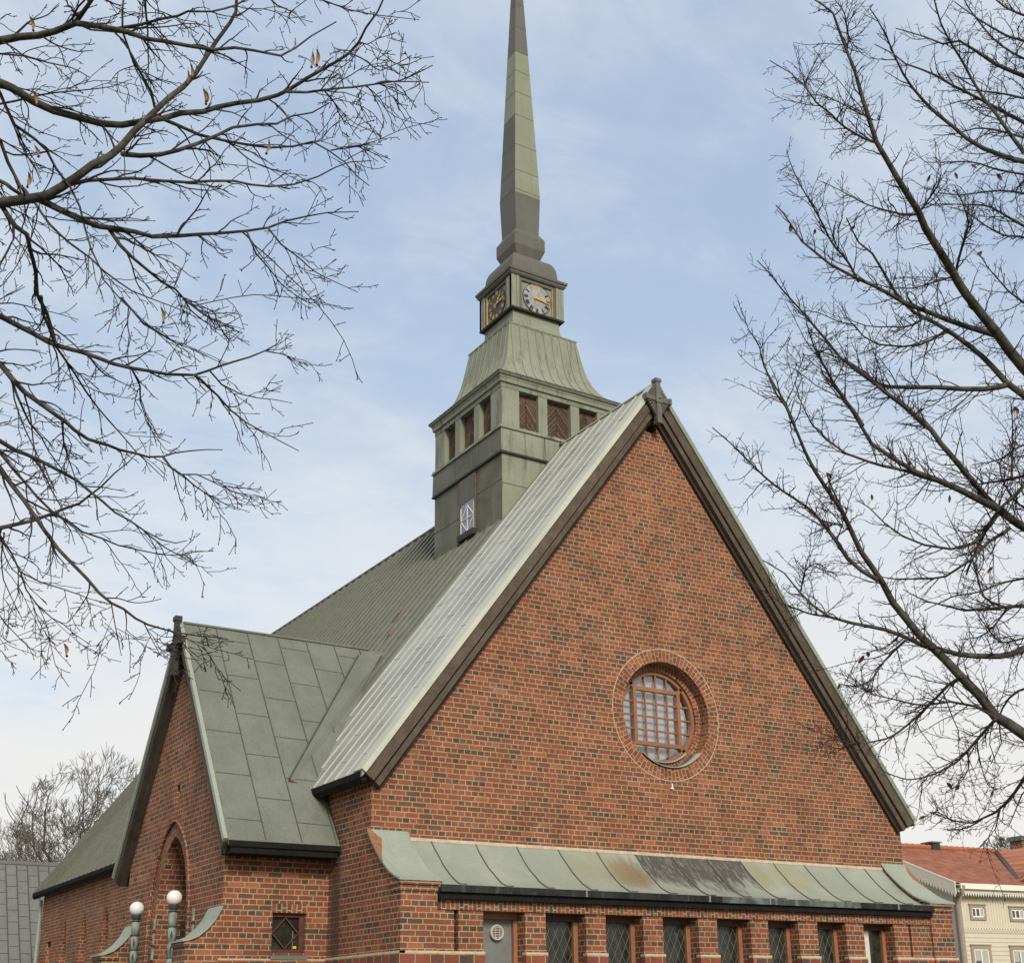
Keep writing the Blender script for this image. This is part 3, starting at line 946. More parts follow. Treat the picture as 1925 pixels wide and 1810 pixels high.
# annex windows
for i, (a, c_) in enumerate(ops):
    yb_ = yA + 0.26
    if i == 0:
        b = MB()
        b.box(a, c_, yb_ + .05, yb_ + .07, ZW0, ZW1 - .05, 'metal_panel')
        pan = b.build('vent_panel', church)
        b = MB()
        for (x0, x1, z0, z1) in ((a, c_, ZW1 - .10, ZW1), (c_ - .07, c_, ZW0, ZW1 - .1), (a, a + .03, ZW0, ZW1 - .1)):
            b.box(x0, x1, yb_ - .02, yb_ + .06, z0, z1, 'frame')
        b.build('frame', pan)
        b = MB()
        vc = Vector((1.862, yb_ - .005, 2.91))
        rings = []
        for r, y in ((0.115, .06), (0.125, .0), (0.118, -.02), (0.095, -.02), (0.092, 0.0)):
            rings.append([(vc.x + r * math.cos(2 * PI * k / 28), vc.y + y, vc.z + r * math.sin(2 * PI * k / 28)) for k in range(28)])
        b.grid(rings, 'vent', True, True)
        b.face([(vc.x + .094 * math.cos(2 * PI * k / 28), vc.y + .002, vc.z + .094 * math.sin(2 * PI * k / 28)) for k in range(28)][::-1], 'edge_dark')
        for k in range(-3, 4):
            z = k * 0.026
            hw = math.sqrt(max(.092 ** 2 - z * z, 0))
            b.box(vc.x - hw, vc.x + hw, vc.y - .014, vc.y - .003, vc.z + z - .005, vc.z + z + .005, 'vent')
        for k in (-1, 1):
            b.box(vc.x + k * .035 - .005, vc.x + k * .035 + .005, vc.y - .016, vc.y - .015, vc.z - .085, vc.z + .085, 'vent')
        b.build('vent_grille', pan)
        continue
    b = MB()
    for (x0, x1, z0, z1) in ((a, c_, ZW1 - .11, ZW1), (c_ - .085, c_, ZW0, ZW1 - .11), (a, a + .085, ZW0, ZW1 - .11), (a + .085, c_ - .085, ZW0, ZW0 + .09)):
        b.box(x0, x1, yb_ - .02, yb_ + .07, z0, z1, 'frame' if z0 < ZW1 - .2 else 'frame_dark')
    win = b.build('leaded_window', church)
    x0, x1, z0, z1 = a + .085, c_ - .085, ZW0 + .09, ZW1 - .11
    b = MB()
    b.face([(x0, yb_ + .04, z0), (x1, yb_ + .04, z0), (x1, yb_ + .04, z1), (x0, yb_ + .04, z1)], 'pane')
    b.build('pane', win)
    if i == 7:
        b = MB()
        ks = 40
        xr0, xr1 = x0, x0 + 0.34
        q = [(xr0 + (xr1 - xr0) * k / ks, yb_ + .03 - .012 * math.sin(k * 1.25)) for k in range(ks + 1)]
        b.grid([[(px_, py_, z0) for px_, py_ in q], [(px_, py_, z1) for px_, py_ in q]], 'white_curtain', False, True)
        b.build('curtain', win)
        continue
    b = MB()
    dw, dh = 0.155, 0.31
    yl = yb_ + .033
    for sgn in (-1, 1):
        for k in range(-12, 14):
            # line z = zc + sgn * (dh/dw) * (x - x0)
            c0 = z0 + k * dh + (0.1 if sgn > 0 else 0.32)
            g = sgn * dh / dw
            xa, xb2 = x0, x1
            za, zb = c0, c0 + g * (x1 - x0)
            # clip in z
            def cl_(xp, zp):
                return xp, zp
            t0, t1 = 0.0, 1.0
            dzv = zb - za
            lo, hi = (z0 - za) / dzv, (z1 - za) / dzv
            if lo > hi:
                lo, hi = hi, lo
            t0, t1 = max(t0, lo), min(t1, hi)
            if t1 - t0 < 0.02:
                continue
            p = (xa + (x1 - x0) * t0, yl + (.0 if sgn > 0 else .004), za + dzv * t0)
            q = (xa + (x1 - x0) * t1, yl + (.0 if sgn > 0 else .004), za + dzv * t1)
            b.bar(p, q, 0.005, 0.0065, (0, 1, 0), 'lead')
    b.build('lead_cames', win)

# ---- porch ----------------------------------------------------------
PXF, PY0, PY1, PYC = -1.82, 1.58, 7.02, 4.30
PR, PE, PH = 8.80, 4.38, 3.20
PS = (PR - PE) / PH
PO = -1.95


def arch(yc, hw, z0, zs, za, pw, n=18):
    p = [(yc - hw, z0), (yc + hw, z0)]
    ts = [1 - (1 - k / n) ** 1.6 for k in range(n + 1)]
    for t in ts:
        p.append((yc + hw * (1 - t ** pw) ** .65, zs + (za - zs) * t))
    for t in ts[-2::-1]:
        p.append((yc - hw * (1 - t ** pw) ** .65, zs + (za - zs) * t))
    return p


AYC = 4.37
outer_a = arch(AYC, 1.16, 0, 2.8, 5.10, 3.0)
inner_a = arch(AYC, 0.90, 0, 2.8, 4.82, 2.9)
slit = [(4.20, 5.42), (4.40, 5.42), (4.40, 5.74), (4.20, 5.74)]
b = MB()
b.holed([(PY0, 0), (PY1, 0), (PY1, PE + .28), (PYC, PR - .15), (PY0, PE + .28)], [outer_a, slit], lambda y, z: (PXF, y, z), 'brick')
# moulded edge, first order recess, then inner niche
b.reveal(outer_a, lambda y, z, t: (PXF + 0.03 * t, y, z), 'brick')
na = len(outer_a)
for i in range(1, na):
    p, q, r_, s_ = outer_a[i], outer_a[(i + 1) % na], inner_a[(i + 1) % na], inner_a[i]
    b.face([(PXF + .03, *p), (PXF + .03, *q), (PXF + .03, *r_), (PXF + .03, *s_)], 'brick_uv', [(0, i * .16), (0, i * .16 + .16), (.3, i * .16 + .16), (.3, i * .16)])
b.reveal(inner_a, lambda y, z, t: (PXF + 0.03 + 0.67 * t, y, z), 'brick')
b.reveal(slit, lambda y, z, t: (PXF + .25 * t, y, z), 'brick')
b.face([(PXF + .25, *p) for p in slit], 'edge_dark')
# side walls
wz = PE + .2
phole = [(-0.965, 2.68), (-0.385, 2.68), (-0.385, 3.31), (-0.965, 3.31)]
b.holed([(PXF, 0), (0, 0), (0, wz), (PXF, wz)], [phole], lambda x, z: (x, PY0, z), 'brick')
b.reveal(phole, lambda x, z, t: (x, PY0 + .18 * t, z), 'brick')
b.face([(PXF, PY1, 0), (0, PY1, 0), (0, PY1, wz), (PXF, PY1, wz)], 'brick')
pw_ = b.build('porch_wall', church)
# rounded archivolt moulding
b = MB()
b.tube([(PXF - .012, y, z) for y, z in outer_a[1:]] , 0.024, 6, 'brick')
b.build('arch_moulding', church)
b = MB()
yy0 = [PY0 - .006]
b.face([(-0.99, PY0 - .004, 3.312), (-0.36, PY0 - .004, 3.312), (-0.36, PY0 - .004, 3.455), (-0.99, PY0 - .004, 3.455)], 'brick_uv', [(0.0, 0), (0.0, .63), (.149, .63), (.149, 0)])
b.build('brick_lintel', church)
# door niche filling
b = MB()
b.face([(PXF + .70, p[0], p[1]) for p in inner_a], 'grey_glass')
dr = b.build('doorway', church)
b = MB()
b.box(PXF + .55, PXF + .68, AYC - .84, AYC + .84, 0, 2.5, 'door')
b.box(PXF + .50, PXF + .69, AYC - .84, AYC - .70, 2.5, 3.4, 'door')
b.box(PXF + .50, PXF + .69, AYC - .10, AYC + .06, 2.5, 4.0, 'door')
b.box(PXF + .50, PXF + .69, AYC + .70, AYC + .84, 2.5, 3.4, 'door')
b.build('door', dr)
# porch window
b = MB()
x0, x1, z0, z1 = -0.965, -0.385, 2.68, 3.31
yw2 = PY0 + .10
for (a0, a1, c0, c1) in ((x0, x1, z1 - .06, z1), (x0, x1, z0, z0 + .06), (x1 - .085, x1, z0 + .06, z1 - .06), (x0, x0 + .03, z0 + .06, z1 - .06)):
    b.box(a0, a1, yw2 - .03, yw2 + .04, c0, c1, 'frame_dark')
xm, zm = (x0 + x1 - .055) / 2, (z0 + z1) / 2
dd = [(xm, z1 - .07), (x1 - .09, zm), (xm, z0 + .07), (x0 + .035, zm)]
for i in range(4):
    p, q = dd[i], dd[(i + 1) % 4]
    b.bar((p[0], yw2 - .002, p[1]), (q[0], yw2 - .002, q[1]), 0.022, 0.025, (0, 1, 0), 'frame_dark')
pwin = b.build('porch_window', church)
b = MB()
b.face([(x0, yw2 + .03, z0), (x1, yw2 + .03, z0), (x1, yw2 + .03, z1), (x0, yw2 + .03, z1)], 'pane')
b.bar((x1 - .17, yw2 + .02, z0 + .07), (x1 - .17, yw2 + .02, z0 + .36), 0.012, 0.01, (0, 1, 0), 'lead')
b.build('pane', pwin)
M['yellow'] = plain('yellow_sticker', (0.75, 0.52, 0.03), 0.5, 0.05)
b = MB()
b.box(x1 - .155, x1 - .10, yw2 + .02, yw2 + .026, z0 + .075, z0 + .115, 'yellow')
b.build('sticker', pwin)
b = MB()
b.prism([(x0 - .02, PY0 - .05, 2.625), (x0 - .02, PY0 + .1, 2.675), (x0 - .02, PY0 + .1, 2.59), (x0 - .02, PY0 - .05, 2.575)], (x1 - x0 + .05, 0, 0), 'stone')
b.build('sill', pwin)
# porch plinth line
b = MB()
b.box(PXF - .03, -0.04, PY0 - .03, PY0 + .05, 2.566, 2.585, 'mortar')
b.face([(PXF - .03, PY0 - .033, 2.34), (-.04, PY0 - .033, 2.34), (-.04, PY0 - .033, 2.565), (PXF - .03, PY0 - .033, 2.565)], 'brick_uv', [(0, 0), (1.75, 0), (1.75, .086), (0, .086)])
b.build('plinth_course', church)

# porch roof
XR = 2.6
b = MB()
tp = 0.08
for s in (-1, 1):
    ye = PYC + s * PH
    pr_ = [(PO, ye, PE), (PO, PYC, PR), (PO, PYC, PR - tp * 1.7), (PO, ye, PE - tp)]
    # s=-1 slope also runs along the nave wall: cut where it meets the nave roof
    xe = -0.03
    zc = ZE
    def on_main(x):
        return zroof(x)
    top = [Vector((PO, ye, PE)), Vector((xe, ye, PE))]
    # goes up the wall to the nave eave, then along the valley
    yv = PYC + s * (PR - 5.42) / PS
    top += [Vector((xe, yv, 5.42)), Vector((-E + (PR - ZE) / SL, PYC, PR)), Vector((PO, PYC, PR))]
    if s > 0:
        top = top[::-1]
    b.face(top, 'porch_roof')
    b.face([p - Vector((0, 0, tp)) for p in top][::-1], 'board_dark')
    for i in range(len(top)):
        p, q = top[i], top[(i + 1) % len(top)]
        dn = Vector((0, 0, tp))
        b.face([q, p, p - dn, q - dn], 'porch_roof')
pr_o = b.build('porch_roof', church)
# seams of the visible porch slope
nP = Vector((0, -PS, 1)).normalized()


def pp(x, t):
    """point on the near porch slope, t = 0 eave, 1 ridge"""
    return Vector((x, PYC - PH * (1 - t), PE + (PR - PE) * t))


b = MB()
xs_ = [-1.32, -0.70, -0.08, 0.52, 1.12, 1.68]
for i, xx in enumerate(xs_):
    t0 = 0.0 if xx < -0.03 else 0.02
    if xx > -0.03:
        zv = zroof(xx + 0.45)
        t0 = (zv - PE) / (PR - PE) - 0.10
    t0 = max(0.0, t0)
    p, q = pp(xx, t0 + .005), pp(xx, 0.995)
    b.bar(p + nP * .006, q + nP * .006, 0.014, 0.02, nP, 'seam')
for i in range(len(xs_) + 1):
    xa = PO + .02 if i == 0 else xs_[i - 1]
    xb_ = xs_[i] if i < len(xs_) else 1.8
    for k in range(7):
        t = 0.085 + k * 0.19 - (0.095 if i % 2 else 0.0)
        xm2 = (xa + xb_) / 2
        if 0.02 < t < 0.97 and (xm2 < -0.03 or zroof(xm2 + .35) < PE + (PR - PE) * t):
            b.bar(pp(xa + .01, t) + nP * .003, pp(xb_ - .01, t - .004) + nP * .003, 0.010, 0.009, nP, 'seam')
b.bar((PO, PYC, PR + .012), (1.9, PYC, PR + .012), 0.07, 0.035, (0, 0, 1), 'porch_roof')
b.add_to(pr_o)
# saddle sheet over the valley
b = MB()
sad = [Vector((-0.62, 1.95, 5.55)), Vector((1.62, 4.14, 8.58)), Vector((2.16, 4.20, 8.68)), Vector((-0.24, 2.02, 5.47))]
sad = [p + Vector((-.02, -.02, .03)) for p in sad]
b.face(sad, 'porch_roof')
b.prism(sad, Vector((0.02, .03, -.05)), 'porch_roof', 'seam')
b.bar(sad[0] + Vector((-.005, -.01, 0)), sad[1] + Vector((-.005, -.01, 0)), 0.02, 0.03, (0, 0, 1), 'seam')
b.build('valley_flashing', pr_o)
b = MB()
b.bar(sad[0] + Vector((-.02, -.02, -.03)), sad[3] + Vector((-.03, -.04, -.03)), 0.02, 0.02, (0, 0, 1), 'red_lead')
b.build('painted_joint', pr_o)
for (x_, y_) in ((2.55, 4.9), (3.1, 5.6), (2.3, 3.95)):
    b = MB()
    p = Vector((x_, y_, zroof(x_)))
    q = Vector((x_ + .16, y_ + .06, zroof(x_ + .16)))
    b.bar(p + nrm * .02, q + nrm * .03, 0.03, 0.02, nrm, 'red_lead' if x_ > 3 else 'edge_dark')
    b.bar(q + nrm * .03, q + Vector((.12, .02, .16)) + nrm * .02, 0.02, 0.02, nrm, 'rust')
    b.build('lifted_seam', nr)
# porch eave box
b = MB()
b.box(PO + .05, -0.05, PYC - PH + .015, PYC - PH + .44, PE - .20, PE - .082, 'black')
b.box(PO + .005, -0.02, PYC - PH - .016, PYC - PH + .012, PE - .10, PE - .008, 'black')
b.build('eaves_box', church)
b = MB()
b.box(PO + .05, -0.05, PYC + PH - .30, PYC + PH - .015, PE - .165, PE - .082, 'black')
b.build('eaves_box', church)
for s in (-1, 1):
    b = MB()
    ye = PYC + s * PH
    sloped(b, ye, PE, PYC, PR, 0.05, 0.24, PO - .05, PO + .03, 'board_dark' if s > 0 else 'board', 'y')
    sloped(b, ye, PE, PYC, PR, 0.22, 0.34, PO + .032, PXF - .003, 'board_dark' if s > 0 else 'board', 'y')
    bb = b.build('bargeboard', church)
    b = MB()
    sloped(b, ye, PE, PYC, PR, -0.025, 0.055, PO - .085, PO - .015, 'verge_green' if s > 0 else 'cap', 'y')
    b.build('verge_flashing', bb)
# porch gable cross
b = MB()
cy, cz = PYC, PR - .42
X0, X1 = PO - .16, PO - .06


def crp(pts, x0, x1, mat):
    b.prism([(x0, cy + p[0], cz + p[1]) for p in pts], (x1 - x0, 0, 0), mat)


crp([(-.065, -.54), (.065, -.54), (.065, .46), (-.065, .46)], X0, X1, 'edge_dark')
crp([(-.32, -.058), (.32, -.058), (.32, .058), (-.32, .058)], X0 + .01, X1, 'edge_dark')
for a, c_ in (((-.38, -.075), (-.31, .075)), ((.31, -.075), (.38, .075)), ((-.085, .44), (.085, .53)), ((-.075, -.62), (.075, -.54))):
    crp([(a[0], a[1]), (c_[0], a[1]), (c_[0], c_[1]), (a[0], c_[1])], X0 - .02, X1 + .01, 'edge_dark')
for sx in (-1, 1):
    for sz in (-1, 1):
        for k in range(8):
            a0, a1 = k / 8, (k + .62) / 8
            p0 = (sx * .33 * (1 - a0), sz * .44 * a0)
            p1 = (sx * .33 * (1 - a1), sz * .44 * a1)
            crp([(sx * .05, sz * .05), p0, p1], X0 + .03, X1, 'edge_dark')
b.build('gable_cross', church)
# porch buttresses: wings in front of the porch with curved copper caps
CPF = [(0.0, 3.40), (-0.10, 3.20), (-0.22, 3.06), (-0.36, 2.94), (-0.52, 2.875), (-0.62, 2.86)]
for ya, yb_, in ((PY0 - .003, PY0 + .62), (PY1 - .62, PY1)):
    b = MB()
    pf = [(PXF + x, z - .02) for x, z in CPF]
    for y_ in (ya, yb_):
        b.holed([(PXF, 0)] + pf[:-1] + [(PXF - .56, 2.845), (PXF - .56, 0)], [], lambda x, z: (x, y_, z), 'brick')
    b.face([(PXF - .56, ya, 0), (PXF - .56, yb_, 0), (PXF - .56, yb_, 2.845), (PXF - .56, ya, 2.845)], 'brick')
    b.box(PXF - .585, PXF - .3, ya - .02, yb_ + .02, 2.76, 2.84, 'brick')
    bt = b.build('porch_buttress', church)
    b = MB()
    cp = [(PXF + x, z) for x, z in CPF]
    b.prism([(x, ya - .04, z) for x, z in cp] + [(x, ya - .04, z - .028) for x, z in cp[::-1]], (0, yb_ - ya + .08, 0), 'cap', None, False, True)
    for y_ in (ya - .04, yb_ + .04):
        b.holed(cp + [(x, z - .028) for x, z in cp[::-1]], [], lambda x, z: (x, y_, z), 'cap')
    b.build('buttress_cap', bt)

# ---- tower ----------------------------------------------------------
TX, TY, TA = HA, 4.923, 1.554
b = MB()


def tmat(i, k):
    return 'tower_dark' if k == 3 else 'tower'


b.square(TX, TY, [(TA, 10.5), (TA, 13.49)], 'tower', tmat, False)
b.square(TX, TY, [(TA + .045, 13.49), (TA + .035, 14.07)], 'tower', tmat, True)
b.square(TX, TY, [(TA + .07, 14.07), (TA + .05, 14.15)], 'cornice', None, True)
b.square(TX, TY, [(TA + .055, 13.465), (TA + .06, 13.51)], 'edge_dark', None, True)
# corner posts and mullions of the louvre stage
offs = [(-TA, -1.085), (-0.565, -0.325), (0.325, 0.565), (1.085, TA)]
for a0, a1 in offs:
    for s in (-1, 1):
        yf = TY + s * TA
        b.box(TX + a0, TX + a1, min(yf, yf - s * .2), max(yf, yf - s * .2), 14.15, 15.10, 'tower')
        xf = TX + s * TA
        dpt = .002 if abs(a0) == TA or abs(a1) == TA else 0
        b.box(min(xf - s * dpt, xf - s * .2), max(xf - s * dpt, xf - s * .2), TY + a0 + (dpt * 1.5 if a0 == -TA else 0), TY + a1 - (dpt * 1.5 if a1 == TA else 0), 14.15, 15.10, 'tower')
b.square(TX, TY, [(TA + .01, 15.10), (TA + .01, 15.22)], 'cornice')
b.square(TX, TY, [(TA + .05, 15.22), (TA + .06, 15.30)], 'tower')
ts = b.build('tower_shaft', church)
# sheet joints on the shaft
b = MB()
xf, yf = TX - TA, TY - TA
for (y0, y1, z) in ((3.37, 4.45, 12.85), (5.2, 6.47, 12.55)):
    b.box(xf - .006, xf, y0, y1, z, z + .014, 'seam')
for yy in (4.45, 5.25):
    b.box(xf - .008, xf, yy, yy + .014, 11.4, 13.46, 'seam')
b.box(TX - TA, TX - .4, yf - .006, yf, 12.75, 12.764, 'seam')
for xx in (5.68, 6.6):
    b.box(xx, xx + .012, yf - .05, yf - .03, 13.51, 14.07, 'seam')
for yy in (4.3, 5.4):
    b.box(xf - .05, xf - .03, yy, yy + .012, 13.51, 14.07, 'seam')
b.add_to(ts)
# louvres: chevron boards in each opening
for face in range(4):
    for c in (-0.825, 0.0, 0.825):
        b = MB()
        hw = 0.285 if c else 0.345
        ang = Matrix.Rotation(face * PI / 2, 4, 'Z')

        def tp3(u_, d_, z_):
            v_ = ang @ Vector((u_, -TA + d_, 0))
            return (TX + v_.x, TY + v_.y, z_)
        b.face([tp3(c - hw, .16, 14.15), tp3(c + hw, .16, 14.15), tp3(c + hw, .16, 15.10), tp3(c - hw, .16, 15.10)], 'edge_dark')
        for k in range(-4, 10):
            for s in (-1, 1):
                zc0 = 14.15 + k * 0.125
                pts = []
                for (uu, zz) in ((0.006, zc0 + .30), (hw, zc0 - .12), (hw, zc0 - .12 + .108), (0.006, zc0 + .30 + .108)):
                    pts.append([uu, zz])
                # clip to the opening by clamping
                if max(p[1] for p in pts) < 14.16 or min(p[1] for p in pts) > 15.09:
                    continue
                poly = []
                for p in pts:
                    poly.append((p[0], min(max(p[1], 14.152), 15.098)))
                tilt = random.uniform(0, .012)
                lm = random.choice(('louvre', 'louvre', 'louvre_light', 'louvre_dark'))
                front = [tp3(c + s * p[0], .12 + tilt, p[1]) for p in poly]
                back = [tp3(c + s * p[0], .15, p[1]) for p in poly]
                b.face(front if s > 0 else front[::-1], lm)
                for i in range(4):
                    j = (i + 1) % 4
                    b.face([front[i], front[j], back[j], back[i]], 'louvre')
        b.build('louvre', ts)
# hatch with little window on the left face
b = MB()
b.box(xf - .03, xf - .001, 4.53, 5.20, 12.83, 13.44, 'tower_brown')
for yy in (4.49, 5.20):
    b.box(xf - .04, xf - .001, yy, yy + .024, 12.05, 13.44, 'hatch_trim')
b.box(xf - .10, xf - .001, 4.50, 5.22, 11.92, 12.06, 'edge_dark')
ht = b.build('hatch', ts)
b = MB()
b.box(xf - .02, xf - .001, 4.55, 5.18, 12.06, 12.83, 'blue_glass')
b.build('pane', ht)
b = MB()
y0, y1, z0, z1 = 4.57, 5.16, 12.10, 12.74
ym, zm = (y0 + y1) / 2, (z0 + z1) / 2
for (p, q) in (((ym, z0), (ym, z1)), ((y0, zm), (y1, zm)), ((y0, z0), (y0, z1)), ((y1, z0), (y1, z1)), ((ym, z1), (y1, zm)), ((ym, z1), (y0, zm)), ((y0, zm), (ym, z0)), ((y1, zm), (ym, z0))):
    b.bar((xf - .026, *p), (xf - .026, *q), 0.018, 0.012, (1, 0, 0), 'white_line')
b.build('glazing_bars', ht)
# cornice
b = MB()
b.square(TX, TY, [(TA + .04, 15.28), (TA + .075, 15.33), (TA + .075, 15.37)], 'tower')
b.square(TX, TY, [(TA + .10, 15.37), (TA + .125, 15.40), (TA + .125, 15.435)], 'cornice')
b.square(TX, TY, [(TA + .135, 15.425), (TA + .135, 15.445)], 'edge_dark')
b.build('tower_cornice', church)
# bell roof
prof = [(1.67, 15.446), (1.53, 15.53), (1.43, 15.62), (1.31, 15.78), (1.21, 15.98), (1.12, 16.25), (1.06, 16.55), (1.01, 16.85), (0.955, 17.19)]
b = MB()
b.square(TX, TY, prof, 'tower')
b.square(TX, TY, [(0.965, 17.185), (0.975, 17.225), (0.93, 17.24)], 'cornice')
br = b.build('bell_roof', church)
b = MB()
for face in range(4):
    ang = Matrix.Rotation(face * PI / 2, 4, 'Z')
    for k in range(-4, 5):
        for i in range(len(prof) - 1):
            (r0, z0), (r1, z1) = prof[i], prof[i + 1]
            u0 = k * 0.225
            u0 *= 1 + 0.25 * (r0 - 0.955) / 0.7
            u1 = k * 0.225 * (1 + 0.25 * (r1 - 0.955) / 0.7)
            if abs(u0) > r0 or abs(u1) > r1:
                continue
            p = ang @ Vector((u0, -r0, 0))
            q = ang @ Vector((u1, -r1, 0))
            b.bar((TX + p.x, TY + p.y, z0), (TX + q.x, TY + q.y, z1), 0.022, 0.04, (ang @ Vector((0, -1, .3))), 'tower')
b.add_to(br)
# clock stage
b = MB()
b.square(TX, TY, [(0.93, 17.235), (0.82, 17.27), (0.74, 17.34), (0.69, 17.45), (0.665, 17.62), (0.66, 17.80)], 'tower')
CB = 0.759
b.square(TX, TY, [(CB, 17.79), (CB + .012, 17.83)], 'edge_dark')
b.square(TX, TY, [(CB - .06, 17.83), (CB - .06, 18.72)], 'tower')
for face in range(4):
    ang = Matrix.Rotation(face * PI / 2, 4, 'Z')

    def fb(u0, u1, d0, d1, z0, z1, mat):
        pts = [ang @ Vector((u, -CB + d, 0)) for u, d in ((u0, d0), (u1, d0), (u1, d1), (u0, d1))]
        b.prism([(TX + p.x, TY + p.y, z0) for p in pts], (0, 0, z1 - z0), mat)
    for s in (-1, 1):
        e0 = CB - (.0 if face % 2 == 0 else .002)
        for (o0, o1, dd) in ((0.0, 0.075, 0.0), (0.083, 0.150, 0.008), (0.158, 0.225, 0.0)):
            u0, u1 = s * (e0 - o0), s * (e0 - o1)
            fb(min(u0, u1), max(u0, u1), dd, .08, 17.832, 18.71, 'tower')
        u0, u1 = s * (e0 - .235), s * (e0 - .30)
        fb(min(u0, u1), max(u0, u1), .02, .06, 17.832, 18.71, 'tower_brown')
    fb(-.46, .46, .02, .059, 18.62, 18.71, 'tower_brown')
    su = 1 if face % 2 == 0 else -1
    u0, u1 = su * .442, su * .426
    if face == 3:
        u0, u1 = -.44, -.424
    fb(min(u0, u1), max(u0, u1), .01, .05, 17.85, 18.62, 'gold')
b.square(TX, TY, [(CB + .02, 18.715), (CB + .05, 18.76), (CB + .05, 18.81)], 'tower_brown')
b.square(TX, TY, [(CB + .075, 18.81), (CB + .085, 18.87), (CB + .03, 18.89)], 'tower_brown')
cb = b.build('clock_stage', church)
# clocks
ROM = {1: 'I', 2: 'II', 3: 'III', 4: 'IIII', 5: 'V', 6: 'VI', 7: 'VII', 8: 'VIII', 9: 'IX', 10: 'X', 11: 'XI', 12: 'XII'}
for face, dm, nm, hh, mmn in ((0, 'dial', 'numeral', 2.95, 16.5), (3, 'dial_dark', 'gold', 1.3, 14.0), (1, 'dial', 'numeral', 2.95, 16.5), (2, 'dial', 'numeral', 2.95, 16.5)):
    ang = Matrix.Rotation(face * PI / 2, 4, 'Z')

    def cp3(u, z, d):
        v_ = ang @ Vector((u, -CB + .06 - d, 0))
        return (TX + v_.x, TY + v_.y, 18.24 + z)
    DR = 0.405
    b = MB()
    rim = [(DR, 0.0), (DR, 0.022), (DR - .012, 0.026)]
    b.grid([[cp3(r * math.sin(2 * PI * k / 48), r * math.cos(2 * PI * k / 48), d) for k in range(48)] for r, d in rim], 'edge_dark', True)
    b.face([cp3((DR - .012) * math.sin(2 * PI * k / 48), (DR - .012) * math.cos(2 * PI * k / 48), 0.018) for k in range(48)][::-1], dm)
    ck = b.build('clock', cb)
    b = MB()
    nv = ang @ Vector((0, -1, 0))
    for h in range(1, 13):
        a = h * PI / 6
        er, et = Vector((math.sin(a), math.cos(a))), Vector((math.cos(a), -math.sin(a)))
        txt = ROM[h]
        wd = {'I': .022, 'V': .055, 'X': .055}
        tot = sum(wd[c] for c in txt)
        o = -tot / 2
        mat = nm if not (face == 0 and h in (11, 12, 1)) else 'gold'
        for c in txt:
            mid = o + wd[c] / 2
            r0, r1 = DR - .14, DR - .035

            def st(a0, a1):
                p = er * r0 + et * (mid + a0)
                q = er * r1 + et * (mid + a1)
                b.bar(cp3(p.x, p.y, .021), cp3(q.x, q.y, .021), 0.015 if mat == 'gold' else 0.021, 0.006, nv, mat)
            if c == 'I':
                st(0, 0)
            elif c == 'V':
                st(0, -.02)
                st(0, .02)
            else:
                st(-.02, .02)
                st(.02, -.02)
            o += wd[c]
    b.add_to(ck)
    for nme, val, ln, wdt, dd in (('hour_hand', hh / 12, 0.25, 0.045, .03), ('minute_hand', mmn / 60, 0.37, 0.032, .042)):
        b = MB()
        a = val * 2 * PI
        er = Vector((math.sin(a), math.cos(a)))
        et = Vector((math.cos(a), -math.sin(a)))
        out = [(-.10, .018), (-.07, .036), (-.03, .02), (0.05, .02), (ln * .45, wdt * .35), (ln * .6, wdt), (ln * .75, wdt * .35), (ln * .9, wdt * .7), (ln, 0.004)]
        poly = [(er * r + et * x_) for r, x_ in out] + [(er * r - et * x_) for r, x_ in out[::-1]]
        b.prism([cp3(p.x, p.y, dd) for p in poly], nv * 0.008, 'gold')
        b.build(nme, ck)
# dome
b = MB()
b.square(TX, TY, [(0.665, 18.88), (0.655, 19.10), (0.635, 19.27), (0.59, 19.40), (0.52, 19.50), (0.43, 19.56), (0.335, 19.60)], 'tower_brown')
b.build('dome', church)
# spire with its collar
b = MB()
b.square(TX, TY, [(0.33, 19.56), (0.444, 19.86), (0.444, 20.18), (0.337, 20.37)], 'tower_brown', None, False)


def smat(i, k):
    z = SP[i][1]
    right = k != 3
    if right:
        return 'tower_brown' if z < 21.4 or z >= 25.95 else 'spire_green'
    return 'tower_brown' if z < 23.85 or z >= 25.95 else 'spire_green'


SP = [(0.337, 20.37), (0.352, 20.8), (0.372, 21.42), (0.372, 21.50)]
for z in (22.1, 22.9, 23.85, 24.6, 25.3, 25.95, 26.8, 27.6, 28.4, 29.4, 30.4, 31.0):
    SP.append((0.3745 - (z - 21.5) * 0.0392, z))
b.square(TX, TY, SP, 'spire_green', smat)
sp = b.build('spire', church)
b = MB()
for r, z in SP[3:-1]:
    b.square(TX, TY, [(r + .004, z - .004), (r + .004, z + .008)], 'seam', None, False)
b.add_to(sp)


